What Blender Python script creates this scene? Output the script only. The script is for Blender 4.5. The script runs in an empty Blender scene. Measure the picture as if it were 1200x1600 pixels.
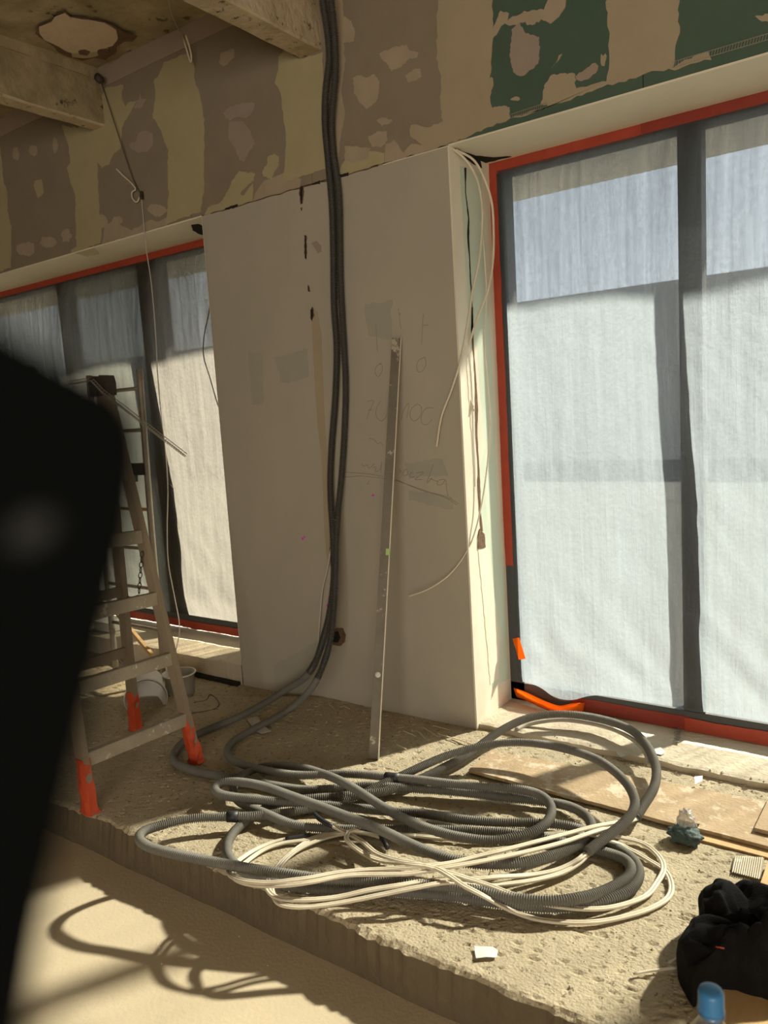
import bpy, bmesh, math, random
import numpy as np
from mathutils import Vector, Matrix, noise
random.seed(7)
SC = bpy.context.scene
COL = SC.collection

# ------------------------------------------------------------------ camera
_p = np.array([600., 800.]); _vd = np.array([1175., 10000.]); _vl = np.array([-1100., 745.])
F = float(np.sqrt(-np.dot(_vl-_p, _vd-_p)))
def _ray(u, v): return np.array([u-600., -(v-800.), -F])
_ax = -_ray(*_vl); _az = -_ray(*_vd); _ax /= np.linalg.norm(_ax); _az /= np.linalg.norm(_az)
_ax -= _az*np.dot(_ax, _az); _ax /= np.linalg.norm(_ax); _ay = np.cross(_az, _ax)
R = np.array([_ax, _ay, _az]); C0 = np.array([0., 0., 1.45])
cam = bpy.data.cameras.new('camera'); cam.sensor_fit = 'HORIZONTAL'; cam.sensor_width = 36.0
cam.lens = 36.0*F/1200.0; cam.clip_start = 0.005; cam.clip_end = 300
cam.dof.use_dof = True; cam.dof.focus_distance = 3.2; cam.dof.aperture_fstop = cam.lens/4.8
co = bpy.data.objects.new('camera', cam); COL.objects.link(co); SC.camera = co
M4 = Matrix.Identity(4)
for i in range(3):
    for j in range(3): M4[i][j] = float(R[i][j])
M4.translation = Vector(C0); co.matrix_world = M4

# ------------------------------------------------------------------ world, sun, exposure
w = bpy.data.worlds.new('World'); SC.world = w; w.use_nodes = True
nt = w.node_tree; bg = nt.nodes['Background']
sky = nt.nodes.new('ShaderNodeTexSky'); sky.sky_type = 'HOSEK_WILKIE'
sky.sun_direction = Vector((0.6, 1.15, 1.0)).normalized(); sky.turbidity = 5; sky.ground_albedo = 0.4
hs_ = nt.nodes.new('ShaderNodeHueSaturation'); hs_.inputs['Saturation'].default_value = .45
nt.links.new(sky.outputs[0], hs_.inputs['Color']); nt.links.new(hs_.outputs[0], bg.inputs[0]); bg.inputs[1].default_value = 3.7
sun = bpy.data.lights.new('sun', 'SUN'); sun.energy = 17.0; sun.angle = math.radians(2.4); sun.color = (1, 0.90, 0.74)
so = bpy.data.objects.new('sun', sun); COL.objects.link(so)
so.rotation_euler = Vector((0.6, 1.15, 1.0)).to_track_quat('Z', 'Y').to_euler(); so.location = (3, 8, 8)
def area(name, loc, size, size_y, direction, energy, color):
    l = bpy.data.lights.new(name, 'AREA'); l.shape = 'RECTANGLE'; l.size = size; l.size_y = size_y; l.energy = energy; l.color = color
    o = bpy.data.objects.new(name, l); COL.objects.link(o); o.location = loc
    o.rotation_euler = Vector(direction).to_track_quat('-Z', 'Y').to_euler(); return o
area('hall_fill', (2.0, -4.8, 1.6), 5.0, 2.4, (-.15, 1, 0.0), 180, (1, 0.90, 0.76))  # added fill light from the unseen hall, no opening built for it
SC.view_settings.view_transform = 'Standard'; SC.view_settings.look = 'None'
SC.view_settings.exposure = 0.95; SC.view_settings.gamma = 1.0; SC.view_settings.use_curve_mapping = False

# ------------------------------------------------------------------ helpers
AX = {'x': 0, 'y': 1, 'z': 2}
def W(u, v, ax, val):
    """real position of a point measured in the photograph, on a known plane of the room"""
    r = R @ _ray(u, v); a = AX[ax]; return C0 + r*((val-C0[a])/r[a])
def V(u, v, ax, val): return Vector(W(u, v, ax, val))
YW = 2.909

def mat(name, col, rough=.85, var=None, scale=8., vamt=.5, bump=0., bscale=60., metal=0., spec=.3, detail=6., stretch=(1, 1, 1), speck=None, speck_scale=60., speck_t=.68):
    m = bpy.data.materials.new(name); m.use_nodes = True; n = m.node_tree; b = n.nodes['Principled BSDF']
    b.inputs['Roughness'].default_value = rough; b.inputs['Metallic'].default_value = metal
    b.inputs['Specular IOR Level'].default_value = spec
    b.inputs['Base Color'].default_value = (*col, 1)
    tc = n.nodes.new('ShaderNodeTexCoord'); mp = n.nodes.new('ShaderNodeMapping'); mp.inputs['Scale'].default_value = stretch
    n.links.new(tc.outputs['Object'], mp.inputs[0])
    last = None
    if var:
        t = n.nodes.new('ShaderNodeTexNoise'); t.inputs['Scale'].default_value = scale; t.inputs['Detail'].default_value = detail; t.inputs['Roughness'].default_value = .62
        n.links.new(mp.outputs[0], t.inputs['Vector'])
        r = n.nodes.new('ShaderNodeValToRGB'); r.color_ramp.elements[0].position = .5-vamt*.45; r.color_ramp.elements[1].position = .5+vamt*.45
        r.color_ramp.elements[0].color = (*var, 1); r.color_ramp.elements[1].color = (*col, 1)
        n.links.new(t.outputs[0], r.inputs[0]); last = r.outputs[0]
    if speck:
        t = n.nodes.new('ShaderNodeTexNoise'); t.inputs['Scale'].default_value = speck_scale; t.inputs['Detail'].default_value = 5; t.inputs['Roughness'].default_value = .7
        n.links.new(mp.outputs[0], t.inputs['Vector'])
        r = n.nodes.new('ShaderNodeValToRGB'); r.color_ramp.elements[0].position = speck_t-.06; r.color_ramp.elements[1].position = speck_t
        r.color_ramp.elements[0].color = (0, 0, 0, 1); r.color_ramp.elements[1].color = (1, 1, 1, 1)
        n.links.new(t.outputs[0], r.inputs[0])
        mx = n.nodes.new('ShaderNodeMix'); mx.data_type = 'RGBA'; n.links.new(r.outputs[0], mx.inputs[0])
        if last: n.links.new(last, mx.inputs[6])
        else: mx.inputs[6].default_value = (*col, 1)
        mx.inputs[7].default_value = (*speck, 1); last = mx.outputs[2]
    if last: n.links.new(last, b.inputs['Base Color'])
    if bump:
        t = n.nodes.new('ShaderNodeTexNoise'); t.inputs['Scale'].default_value = bscale; t.inputs['Detail'].default_value = 6
        n.links.new(mp.outputs[0], t.inputs['Vector'])
        bp = n.nodes.new('ShaderNodeBump'); bp.inputs['Strength'].default_value = bump; bp.inputs['Distance'].default_value = .01
        n.links.new(t.outputs[0], bp.inputs['Height']); n.links.new(bp.outputs[0], b.inputs['Normal'])
    return m

class MB:
    def __init__(s): s.v = []; s.f = []
    def add(s, vs, fs):
        o = len(s.v); s.v += [tuple(map(float, q)) for q in vs]; s.f += [tuple(i+o for i in q) for q in fs]; return s
    def box(s, a, b):
        x0, y0, z0 = a; x1, y1, z1 = b
        return s.add([(x0,y0,z0),(x1,y0,z0),(x1,y1,z0),(x0,y1,z0),(x0,y0,z1),(x1,y0,z1),(x1,y1,z1),(x0,y1,z1)],
              [(0,3,2,1),(4,5,6,7),(0,1,5,4),(1,2,6,5),(2,3,7,6),(3,0,4,7)])
    def bar(s, p, q, wd, dp, up=(0, 0, 1), w2=None, d2=None):
        p = Vector(p); q = Vector(q); d = (q-p).normalized(); a = d.cross(Vector(up)).normalized(); b = a.cross(d).normalized()
        vs = []
        for c, ww, dd in ((p, wd, dp), (q, w2 or wd, d2 or dp)):
            for i, j in ((-1,-1),(1,-1),(1,1),(-1,1)): vs.append(c+a*ww*.5*i+b*dd*.5*j)
        return s.add(vs, [(0,3,2,1),(4,5,6,7),(0,1,5,4),(1,2,6,5),(2,3,7,6),(3,0,4,7)])
    def build(s, name, m, parent=None, smooth=False, bevel=0, label=None, kind=None):
        me = bpy.data.meshes.new(name); me.from_pydata(s.v, [], s.f); me.validate(); me.update()
        bm = bmesh.new(); bm.from_mesh(me); bmesh.ops.recalc_face_normals(bm, faces=bm.faces)
        if bevel: bmesh.ops.bevel(bm, geom=bm.edges, offset=bevel, segments=2, affect='EDGES', clamp_overlap=True)
        bm.to_mesh(me); bm.free()
        return link(me, name, m, parent, smooth, label, kind)
def link(me, name, m, parent=None, smooth=False, label=None, kind=None):
    if m: me.materials.append(m)
    if smooth:
        for p in me.polygons: p.use_smooth = True
    o = bpy.data.objects.new(name, me); COL.objects.link(o)
    if parent is not None:
        o.parent = parent; o.matrix_parent_inverse = Matrix.Translation(-parent.location)
    if label: o['label'] = label
    if kind: o['kind'] = kind
    return o
def tag(o, label=None, cat=None, group=None, kind=None):
    if label: o['label'] = label
    if cat: o['category'] = cat
    if group: o['group'] = group
    if kind: o['kind'] = kind
    return o
def thing(name, loc, label, cat, group=None):
    o = bpy.data.objects.new(name, None); COL.objects.link(o); o.location = Vector([float(q) for q in loc]); o.empty_display_size = .05
    return tag(o, label, cat, group)

def spline(pts, step):
    P = np.array([list(map(float, q)) for q in pts]); P = np.vstack([2*P[0]-P[1], P, 2*P[-1]-P[-2]])
    out = []
    for i in range(1, len(P)-2):
        p0, p1, p2, p3 = P[i-1:i+3]
        # centripetal Catmull-Rom
        t0 = 0; t1 = t0+max(np.linalg.norm(p1-p0), 1e-6)**.5; t2 = t1+max(np.linalg.norm(p2-p1), 1e-6)**.5; t3 = t2+max(np.linalg.norm(p3-p2), 1e-6)**.5
        n = max(4, int(np.linalg.norm(p2-p1)/.008)); t = np.linspace(t1, t2, n, endpoint=False)[:, None]
        A1 = (t1-t)/(t1-t0)*p0+(t-t0)/(t1-t0)*p1; A2 = (t2-t)/(t2-t1)*p1+(t-t1)/(t2-t1)*p2; A3 = (t3-t)/(t3-t2)*p2+(t-t2)/(t3-t2)*p3
        B1 = (t2-t)/(t2-t0)*A1+(t-t0)/(t2-t0)*A2; B2 = (t3-t)/(t3-t1)*A2+(t-t1)/(t3-t1)*A3
        out.append((t2-t)/(t2-t1)*B1+(t-t1)/(t2-t1)*B2)
    out = np.vstack(out+[P[-2][None]])
    L = np.r_[0, np.cumsum(np.linalg.norm(np.diff(out, axis=0), axis=1))]
    n = max(2, int(L[-1]/step)); s = np.linspace(0, L[-1], n)
    return np.stack([np.interp(s, L, out[:, k]) for k in range(3)], 1)
def smoothpath(P, k):
    if k < 2: return P
    ker = np.ones(k)/k; Q = P.copy()
    for c in range(3):
        pad = np.r_[np.full(k, P[0, c]), P[:, c], np.full(k, P[-1, c])]
        Q[:, c] = np.convolve(pad, ker, 'same')[k:-k]
    Q[0] = P[0]; Q[-1] = P[-1]; return Q
def tube_mesh(name, path, radii, sides=8, flat=None, ref=None):
    """sweep a round (or flat: (a,b) half widths) section along path; radii one per point"""
    P = path; n = len(P); T = np.gradient(P, axis=0); T /= np.linalg.norm(T, axis=1)[:, None]+1e-12
    up = np.array([0, 0, 1.]) if abs(T[0][2]) < .9 else np.array([1., 0, 0])
    N = np.zeros_like(P); nv = up-T[0]*up.dot(T[0]); nv /= np.linalg.norm(nv)
    for i in range(n):
        nv = nv-T[i]*nv.dot(T[i]); nv /= np.linalg.norm(nv)+1e-12; N[i] = nv
    if ref is not None:
        r = np.array(ref, float); N = r-T*(T@r)[:, None]; N /= np.linalg.norm(N, axis=1)[:, None]+1e-9
    B = np.cross(T, N); a = np.linspace(0, 2*math.pi, sides, endpoint=False)
    fa, fb = flat or (1, 1)
    V_ = P[:, None]+radii[:, None, None]*(N[:, None]*np.cos(a)[None, :, None]*fa+B[:, None]*np.sin(a)[None, :, None]*fb)
    V_ = V_.reshape(-1, 3)
    i = np.arange(n-1)[:, None]*sides; j = np.arange(sides)[None]; k = (j+1) % sides
    Fq = np.stack([i+j, i+k, i+sides+k, i+sides+j], -1).reshape(-1, 4)
    me = bpy.data.meshes.new(name)
    nf = len(Fq); me.vertices.add(len(V_)); me.vertices.foreach_set('co', V_.astype(np.float32).ravel())
    caps = 2; me.loops.add(nf*4+sides*2); me.polygons.add(nf+2)
    li = np.concatenate([Fq.ravel(), np.arange(sides)[::-1], (n-1)*sides+np.arange(sides)])
    me.loops.foreach_set('vertex_index', li.astype(np.int32))
    me.polygons.foreach_set('loop_start', np.concatenate([np.arange(nf)*4, [nf*4, nf*4+sides]]).astype(np.int32))
    me.update(calc_edges=True); me.validate(); return me
def tube(name, pts, r, m, parent=None, step=.012, sides=8, flat=None, ref=None, label=None, taper=None):
    P = spline(pts, step) if len(pts) > 2 else np.linspace(pts[0], pts[1], max(2, int(np.linalg.norm(np.array(pts[1])-np.array(pts[0]))/max(step, .02))+1))
    rr = np.full(len(P), float(r))
    if taper: rr *= np.linspace(taper[0], taper[1], len(P))
    return link(tube_mesh(name, P, rr, sides, flat, ref), name, m, parent, True, label)
def px_path(pts, default_ax='z'): return [W(*q) if len(q) == 4 else W(q[0], q[1], default_ax, q[2]) for q in pts]

def ragged(pts, step=.02, amp=.004, seed=0):
    rnd = random.Random(seed); out = []; n = len(pts)
    for i in range(n):
        a = Vector(pts[i]); b = Vector(pts[(i+1) % n]); L = (b-a).length; k = max(1, int(L/step))
        for j in range(k):
            q = a.lerp(b, j/k)
            out.append(q+Vector([rnd.uniform(-amp, amp) for _ in range(3)]) if amp else q)
    return out
def slab_poly(name, pts3, normal, th, m, parent=None, amp=.004, step=.02, seed=0, label=None, kind=None):
    """thin raised piece with outline pts3 lying on a plane, raised by th along normal"""
    nrm = Vector(normal); o = Vector(pts3[0]); P = ragged([Vector(q) for q in pts3], step, amp, seed)
    P = [q-nrm*((q-o).dot(nrm)) for q in P]; n = len(P)
    vs = P+[q+nrm*th for q in P]
    mb = MB(); mb.add(vs, [tuple(range(n, 2*n))]+[(i, (i+1) % n, n+(i+1) % n, n+i) for i in range(n)])
    return mb.build(name, m, parent, label=label, kind=kind)
def wallp(name, px, m, parent, th=.0015, amp=.004, step=.02, y=YW, **k):
    return slab_poly(name, [V(u, v, 'y', y) for u, v in px], (0, -1, 0), th, m, parent, amp, step, seed=hash(tuple(px[0])) % 999, **k)
def blob_px(cx, cy, rx, ry, n=11, seed=0, rot=0.):
    rnd = random.Random(seed); o = []
    for i in range(n):
        a = 2*math.pi*i/n; r = rnd.uniform(.72, 1.2); x = math.cos(a)*rx*r; y = math.sin(a)*ry*r
        o.append((cx+x*math.cos(rot)-y*math.sin(rot), cy+x*math.sin(rot)+y*math.cos(rot)))
    return o

# ------------------------------------------------------------------ materials
m_pier = mat('pier_plaster', (.46, .412, .335), .8, (.38, .35, .29), 2.6, .8, .08, 40, stretch=(1, 1, .6))
m_board = mat('taupe_board', (.29, .238, .175), .9, (.235, .195, .142), 6, .7, .05, 150)
m_green = mat('green_board', (.062, .105, .076), .8, (.085, .125, .092), 5, .6, .05, 150)
m_band = mat('yellow_filler', (.45, .395, .24), .8, (.38, .325, .19), 5, .8, .08, 60)
m_band2 = mat('pink_filler', (.42, .345, .24), .8, (.355, .29, .195), 5, .8, .08, 60)
m_patch = mat('pale_filler', (.43, .35, .25), .8, (.35, .28, .2), 9, .7, .08, 60)
m_lilac = mat('lilac_filler', (.36, .29, .235), .8, (.32, .25, .2), 9, .7, .08, 60)
m_ceil = mat('old_ceiling_plaster', (.50, .41, .26), .95, (.20, .165, .09), 5.5, .6, .8, 22, speck=(.10, .07, .04), speck_scale=7, speck_t=.66)
m_beam = mat('beam_plaster', (.62, .51, .36), .95, (.36, .28, .17), 6, .6, .8, 30, speck=(.14, .10, .055), speck_scale=20, speck_t=.645)
m_cream = mat('reveal_plaster', (.80, .74, .60), .7, (.70, .65, .53), 3, .7, .05, 50)
m_mint = mat('mint_board', (.62, .68, .56), .7, (.55, .62, .50), 7, .7, .04, 50, stretch=(1, 1, .25))
m_dark = mat('dark_gap', (.02, .017, .013), .95)
m_brick = mat('brick_dust_and_shade', (.22, .13, .08), .95, (.10, .06, .04), 30, .7, .5, 60)
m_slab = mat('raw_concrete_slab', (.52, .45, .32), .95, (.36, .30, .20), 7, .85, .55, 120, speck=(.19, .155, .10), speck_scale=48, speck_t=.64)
m_face = mat('shaded_slab_edge', (.16, .125, .078), .95, (.11, .085, .053), 9, .8, .5, 60)  # shade on the step face put in as a darker colour
m_sill = mat('sill_screed', (.60, .53, .42), .95, (.46, .40, .30), 5, .8, .5, 70, speck=(.25, .2, .14), speck_scale=50, speck_t=.73)
m_floor = mat('smooth_screed', (.60, .51, .36), .85, (.50, .42, .29), 2.2, .8, .15, 90)
m_frame = mat('anthracite_frame', (.065, .068, .07), .5, None, bump=0)
m_tape = mat('red_orange_tape', (.40, .062, .030), .5, (.31, .045, .025), 14, .6, .2, 40)
m_wood = mat('weathered_wood', (.34, .27, .19), .8, (.21, .165, .115), 14, .8, .3, 60, stretch=(1, 1, .12), speck=(.5, .45, .37), speck_scale=22, speck_t=.71)
m_rung = mat('worn_tread_wood', (.40, .345, .26), .8, (.27, .23, .17), 12, .8, .3, 60, speck=(.62, .58, .5), speck_scale=16, speck_t=.66)
m_cap = mat('brown_plastic', (.06, .045, .035), .6)
m_steel = mat('dusty_steel', (.36, .33, .28), .5, (.26, .23, .19), 20, .7, .1, 80, metal=.35)
m_hose = mat('grey_corrugated_plastic', (.060, .058, .050), .5, (.042, .040, .035), 9, .7, spec=.5)
m_hose_sunlit = mat('sunlit_corrugated_plastic', (.20, .19, .165), .75, (.13, .125, .11), 9, .7, spec=.3)  # copy for the sunlit coil, sunlight put into the paler colour
m_hosed = mat('dark_sleeve', (.022, .024, .026), .5, spec=.5)
m_cable = mat('cream_cable', (.72, .66, .53), .5, (.60, .53, .40), 18, .6, spec=.4)
m_wire = mat('thin_dark_wire', (.10, .085, .065), .6)
m_greywire = mat('grey_white_wire', (.50, .47, .42), .5)
m_pencil = mat('pencil', (.20, .18, .155), .7)
m_osb = mat('hardboard', (.48, .36, .225), .8, (.38, .275, .17), 18, .7, .3, 90, speck=(.58, .49, .36), speck_scale=11, speck_t=.60)
m_ply = mat('pine_ply', (.66, .46, .24), .7, (.52, .34, .16), 8, .7, .15, 60, stretch=(8, 1, 1))
m_cloth = mat('black_fleece', (.008, .008, .009), .95, (.016, .015, .015), 30, .6, .5, 300, spec=.1)
m_alu = mat('dull_aluminium', (.20, .175, .135), .55, (.12, .105, .08), 10, .8, .15, 60, metal=.3, speck=(.42, .38, .3), speck_scale=18, speck_t=.66)
m_paper = mat('white_paper', (.75, .72, .68), .8)
m_orange = mat('orange_bag', (.58, .085, .03), .45, (.55, .06, .02), 20, .6, .5, 50, spec=.5)
m_teal = mat('teal_rag', (.11, .155, .155), .7, (.06, .09, .09), 40, .7, .4, 90)
m_cap_blue = mat('blue_cap', (.05, .22, .48), .35, spec=.5)
m_blackflap = mat('black_leatherette', (.0022, .0028, .003), .85, None, bump=.1, bscale=900, spec=.04)

def clear_mat(name, tint, alpha, gloss=.08, haze=0.):
    """thin clear sheet: what is behind shows through, with a weak reflection and some haze"""
    m = bpy.data.materials.new(name); m.use_nodes = True; n = m.node_tree; n.nodes.clear()
    out = n.nodes.new('ShaderNodeOutputMaterial'); tr = n.nodes.new('ShaderNodeBsdfTransparent'); tr.inputs[0].default_value = (*tint, 1)
    gl = n.nodes.new('ShaderNodeBsdfGlossy'); gl.inputs['Roughness'].default_value = .08
    df = n.nodes.new('ShaderNodeBsdfDiffuse'); df.inputs[0].default_value = (.75, .73, .7, 1)
    fr = n.nodes.new('ShaderNodeLayerWeight'); fr.inputs[0].default_value = .25
    mg = n.nodes.new('ShaderNodeMixShader'); md = n.nodes.new('ShaderNodeMixShader'); md.inputs[0].default_value = haze
    mul = n.nodes.new('ShaderNodeMath'); mul.operation = 'MULTIPLY_ADD'; mul.inputs[1].default_value = .6; mul.inputs[2].default_value = gloss
    n.links.new(fr.outputs['Fresnel'], mul.inputs[0]); n.links.new(mul.outputs[0], mg.inputs[0])
    n.links.new(tr.outputs[0], md.inputs[1]); n.links.new(df.outputs[0], md.inputs[2])
    n.links.new(md.outputs[0], mg.inputs[1]); n.links.new(gl.outputs[0], mg.inputs[2]); n.links.new(mg.outputs[0], out.inputs[0])
    return m
m_glass = clear_mat('window_glass', (.93, .95, .94), 1, .04)
m_clear = clear_mat('clear_plastic', (.92, .93, .94), 1, .10, .10)
m_tub = clear_mat('cloudy_plastic', (.9, .89, .86), 1, .06, .38)

def film_mat(name, body, clearness, dust, tint=(.96, .97, .98)):
    m = bpy.data.materials.new(name); m.use_nodes = True; n = m.node_tree; n.nodes.clear()
    out = n.nodes.new('ShaderNodeOutputMaterial')
    tr = n.nodes.new('ShaderNodeBsdfTransparent'); tl = n.nodes.new('ShaderNodeBsdfTranslucent'); df = n.nodes.new('ShaderNodeBsdfDiffuse'); gl = n.nodes.new('ShaderNodeBsdfGlossy')
    gl.inputs['Roughness'].default_value = .35
    tc = n.nodes.new('ShaderNodeTexCoord'); mp = n.nodes.new('ShaderNodeMapping'); mp.inputs['Scale'].default_value = (9, 1, .45)
    n.links.new(tc.outputs['Object'], mp.inputs[0])
    ns = n.nodes.new('ShaderNodeTexNoise'); ns.inputs['Scale'].default_value = 3.2; ns.inputs['Detail'].default_value = 8; ns.inputs['Roughness'].default_value = .68
    n.links.new(mp.outputs[0], ns.inputs['Vector'])
    n2 = n.nodes.new('ShaderNodeTexNoise'); n2.inputs['Scale'].default_value = 55; n2.inputs['Detail'].default_value = 4; n.links.new(tc.outputs['Object'], n2.inputs['Vector'])
    ad = n.nodes.new('ShaderNodeMath'); ad.operation = 'MULTIPLY_ADD'; ad.inputs[1].default_value = .35; n.links.new(n2.outputs[0], ad.inputs[0]); n.links.new(ns.outputs[0], ad.inputs[2])
    mr = n.nodes.new('ShaderNodeMapRange'); mr.inputs['From Min'].default_value = .45; mr.inputs['From Max'].default_value = .9
    mr.inputs['To Min'].default_value = clearness-dust; mr.inputs['To Max'].default_value = clearness+dust
    n.links.new(ad.outputs[0], mr.inputs[0])
    tl.inputs[0].default_value = (*body, 1); df.inputs[0].default_value = (*[q*.85 for q in body], 1)
    tr.inputs[0].default_value = (*tint, 1)
    a = n.nodes.new('ShaderNodeMixShader'); a.inputs[0].default_value = .20; n.links.new(tl.outputs[0], a.inputs[1]); n.links.new(df.outputs[0], a.inputs[2])
    b = n.nodes.new('ShaderNodeMixShader'); n.links.new(mr.outputs[0], b.inputs[0]); n.links.new(a.outputs[0], b.inputs[1]); n.links.new(tr.outputs[0], b.inputs[2])
    c = n.nodes.new('ShaderNodeMixShader'); c.inputs[0].default_value = .05; n.links.new(b.outputs[0], c.inputs[1]); n.links.new(gl.outputs[0], c.inputs[2])
    bp = n.nodes.new('ShaderNodeBump'); bp.inputs['Strength'].default_value = .6; bp.inputs['Distance'].default_value = .015; n.links.new(ad.outputs[0], bp.inputs['Height'])
    for s in (tl, df, gl): n.links.new(bp.outputs[0], s.inputs['Normal'])
    n.links.new(c.outputs[0], out.inputs[0]); return m
m_film_r = film_mat('dusty_film_clear', (.180, .208, .232), .34, .12)
m_film_l = film_mat('dusty_film_smoky', (.185, .172, .152), .25, .20, (.86, .80, .70))
def glow_tape():
    m = bpy.data.materials.new('loose_tape'); m.use_nodes = True; n = m.node_tree; n.nodes.clear(); out = n.nodes.new('ShaderNodeOutputMaterial')
    tl = n.nodes.new('ShaderNodeBsdfTranslucent'); df = n.nodes.new('ShaderNodeBsdfDiffuse'); mx = n.nodes.new('ShaderNodeMixShader')
    tl.inputs[0].default_value = (1, .34, .05, 1); df.inputs[0].default_value = (.85, .22, .03, 1); mx.inputs[0].default_value = .45
    n.links.new(tl.outputs[0], mx.inputs[1]); n.links.new(df.outputs[0], mx.inputs[2]); n.links.new(mx.outputs[0], out.inputs[0]); return m
m_loose = glow_tape()

# ------------------------------------------------------------------ room shell
XL, XR, YB, ZC = -8.5, 4.2, -5.0, 3.40
PX0, PX1 = -3.155, -1.672            # pier
WLX0, WRX1 = -6.35, 1.45             # far ends of the two openings
HEAD = 2.495; YO = 3.45
wall = MB().box((XL, YW+.012, HEAD+.004), (XR, YO, 3.62)).build('wall_back', m_patch, kind='structure')
pier = MB().box((PX0, YW, -.14), (PX1, YO, HEAD+.004)).build('pier', m_pier, wall, label='grey beige plastered pier between the two windows')
MB().box((XL, YW, -.14), (WLX0, YO, HEAD+.004)).build('pier', m_pier, wall)
MB().box((WRX1, YW, -.14), (XR, YO, HEAD+.004)).build('pier', m_pier, wall)
# sills
def rough_box(name, x0, x1, y0, y1, z0, z1, m, parent=None, kind=None, amp=.004, label=None, res=.02):
    nx = int((x1-x0)/res); ny = max(3, int((y1-y0)/res)); mb = MB(); vs = []; fs = []
    for j in range(ny+1):
        for i in range(nx+1):
            x = x0+(x1-x0)*i/nx; y = y0+(y1-y0)*j/ny; z = z1+noise.noise((x*7, y*7, 3))*amp+noise.noise((x*31, y*31, 7))*amp*.5
            if j == 0: y += noise.noise((x*12, 1, 5))*.010+noise.noise((x*45, 1, 5))*.005; z -= .004
            vs.append((x, y, z))
    st = nx+1
    for j in range(ny):
        for i in range(nx): a = j*st+i; fs.append((a, a+1, a+st+1, a+st))
    b = len(vs)
    for i in range(nx+1):
        q = vs[i]; vs.append((q[0], q[1]+noise.noise((q[0]*20, 3, 3))*.006, z0))
    for i in range(nx): fs.append((i+1, i, b+i, b+i+1))
    mb.add(vs, fs); return mb.build(name, m, parent, smooth=False, kind=kind, label=label)
sill_r = rough_box('trim_1', PX1, WRX1, 2.925, YO, -.02, .026, m_sill, kind='structure')
sill_l = rough_box('trim_2', WLX0, PX0, 2.905, YO, -.06, .086, m_sill, kind='structure')
for s_, x0, x1 in ((sill_r, PX1, WRX1), (sill_l, WLX0, PX0)):
    MB().box((x0, 3.0, -.14), (x1, YO, .01)).build('sill_core', m_sill, s_)

# rough slab (platform)
EDGE = 1.558
def slab_z(x, y):
    z = noise.noise((x*3, y*3, 0))*.004+noise.noise((x*14, y*14, 2))*.0016
    r = noise.noise((x*45, y*45, 9)); z += r*.0012
    c = noise.noise((x*34, y*85, 4))
    if c > .34: z -= min((c-.34)*.035, .005)
    k = (-(x+3.0)*.5+(y-2.35)*1.0-.35)      # sunk bay left of the pier
    if k > 0: z -= min(k*.5, .030)
    return z
def build_slab():
    res = .011; xs = np.arange(-6.3, 1.3, res); ys = np.arange(EDGE, 3.0, res); vs = []; fs = []
    nx = len(xs)
    for j, y in enumerate(ys):
        for i, x in enumerate(xs):
            x = float(x); yy = float(y); z = slab_z(x, yy)
            if j < 3:
                e = noise.noise((x*9, 0, 1))*.014+noise.noise((x*38, 0, 2))*.010+noise.noise((x*3, 0, 5))*.012
                yy += e*(1-j/3.); z -= (.012, .003, 0)[j]
            vs.append((x, yy, z))
    for j in range(len(ys)-1):
        for i in range(nx-1): a = j*nx+i; fs.append((a, a+1, a+nx+1, a+nx))
    base = len(vs); lv = 5
    for k in range(1, lv+1):
        for i in range(nx):
            x, y, z = vs[i]; t = k/lv
            vs.append((x, y*(1-t)+(EDGE-.012)*t+noise.noise((x*4, k*.2, 3))*.008+noise.noise((x*13, k*.8, 3))*.003, z*(1-t)+(-.145)*t))
    for k in range(lv):
        for i in range(nx-1):
            a = i if k == 0 else base+(k-1)*nx+i; b = base+k*nx+i; fs.append((a+1, a, b, b+1))
    MB_ = MB(); MB_.v = vs; MB_.f = fs
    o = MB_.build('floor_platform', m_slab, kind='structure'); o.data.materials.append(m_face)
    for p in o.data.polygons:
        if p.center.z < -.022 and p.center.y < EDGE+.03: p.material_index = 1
    return o
build_slab()
MB().box((XL, YB, -.34), (XR, YO, -.14)).build('floor', m_floor, kind='structure')
MB().box((XL-.2, YB, -.34), (XL, YO, 3.62)).build('wall_left', m_pier, kind='structure')
MB().box((XR, YB, -.34), (XR+.2, YO, 3.62)).build('wall_right', m_pier, kind='structure')
MB().box((XL, YB-.2, -.34), (XR, YB, 3.62)).build('wall_front', m_pier, kind='structure')
def rough_plane_z(name, x0, x1, y0, y1, z, m, amp, res=.06):
    nx = int((x1-x0)/res); ny = int((y1-y0)/res); vs = []; fs = []
    for j in range(ny+1):
        for i in range(nx+1):
            x = x0+(x1-x0)*i/nx; y = y0+(y1-y0)*j/ny
            vs.append((x, y, z+noise.noise((x*2, y*2, 0))*amp+noise.noise((x*9, y*9, 4))*amp*.5))
    n = len(vs); vs += [(x0, y0, z+.2), (x1, y0, z+.2), (x1, y1, z+.2), (x0, y1, z+.2)]
    for j in range(ny):
        for i in range(nx): a = j*(nx+1)+i; fs.append((a, a+nx+1, a+nx+2, a+1))
    fs.append((n, n+1, n+2, n+3)); mb = MB(); mb.v = vs; mb.f = fs; return mb.build(name, m, kind='structure', smooth=True)
ceil = rough_plane_z('ceiling', XL, XR, YB, YO, ZC, m_ceil, .012)
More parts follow.
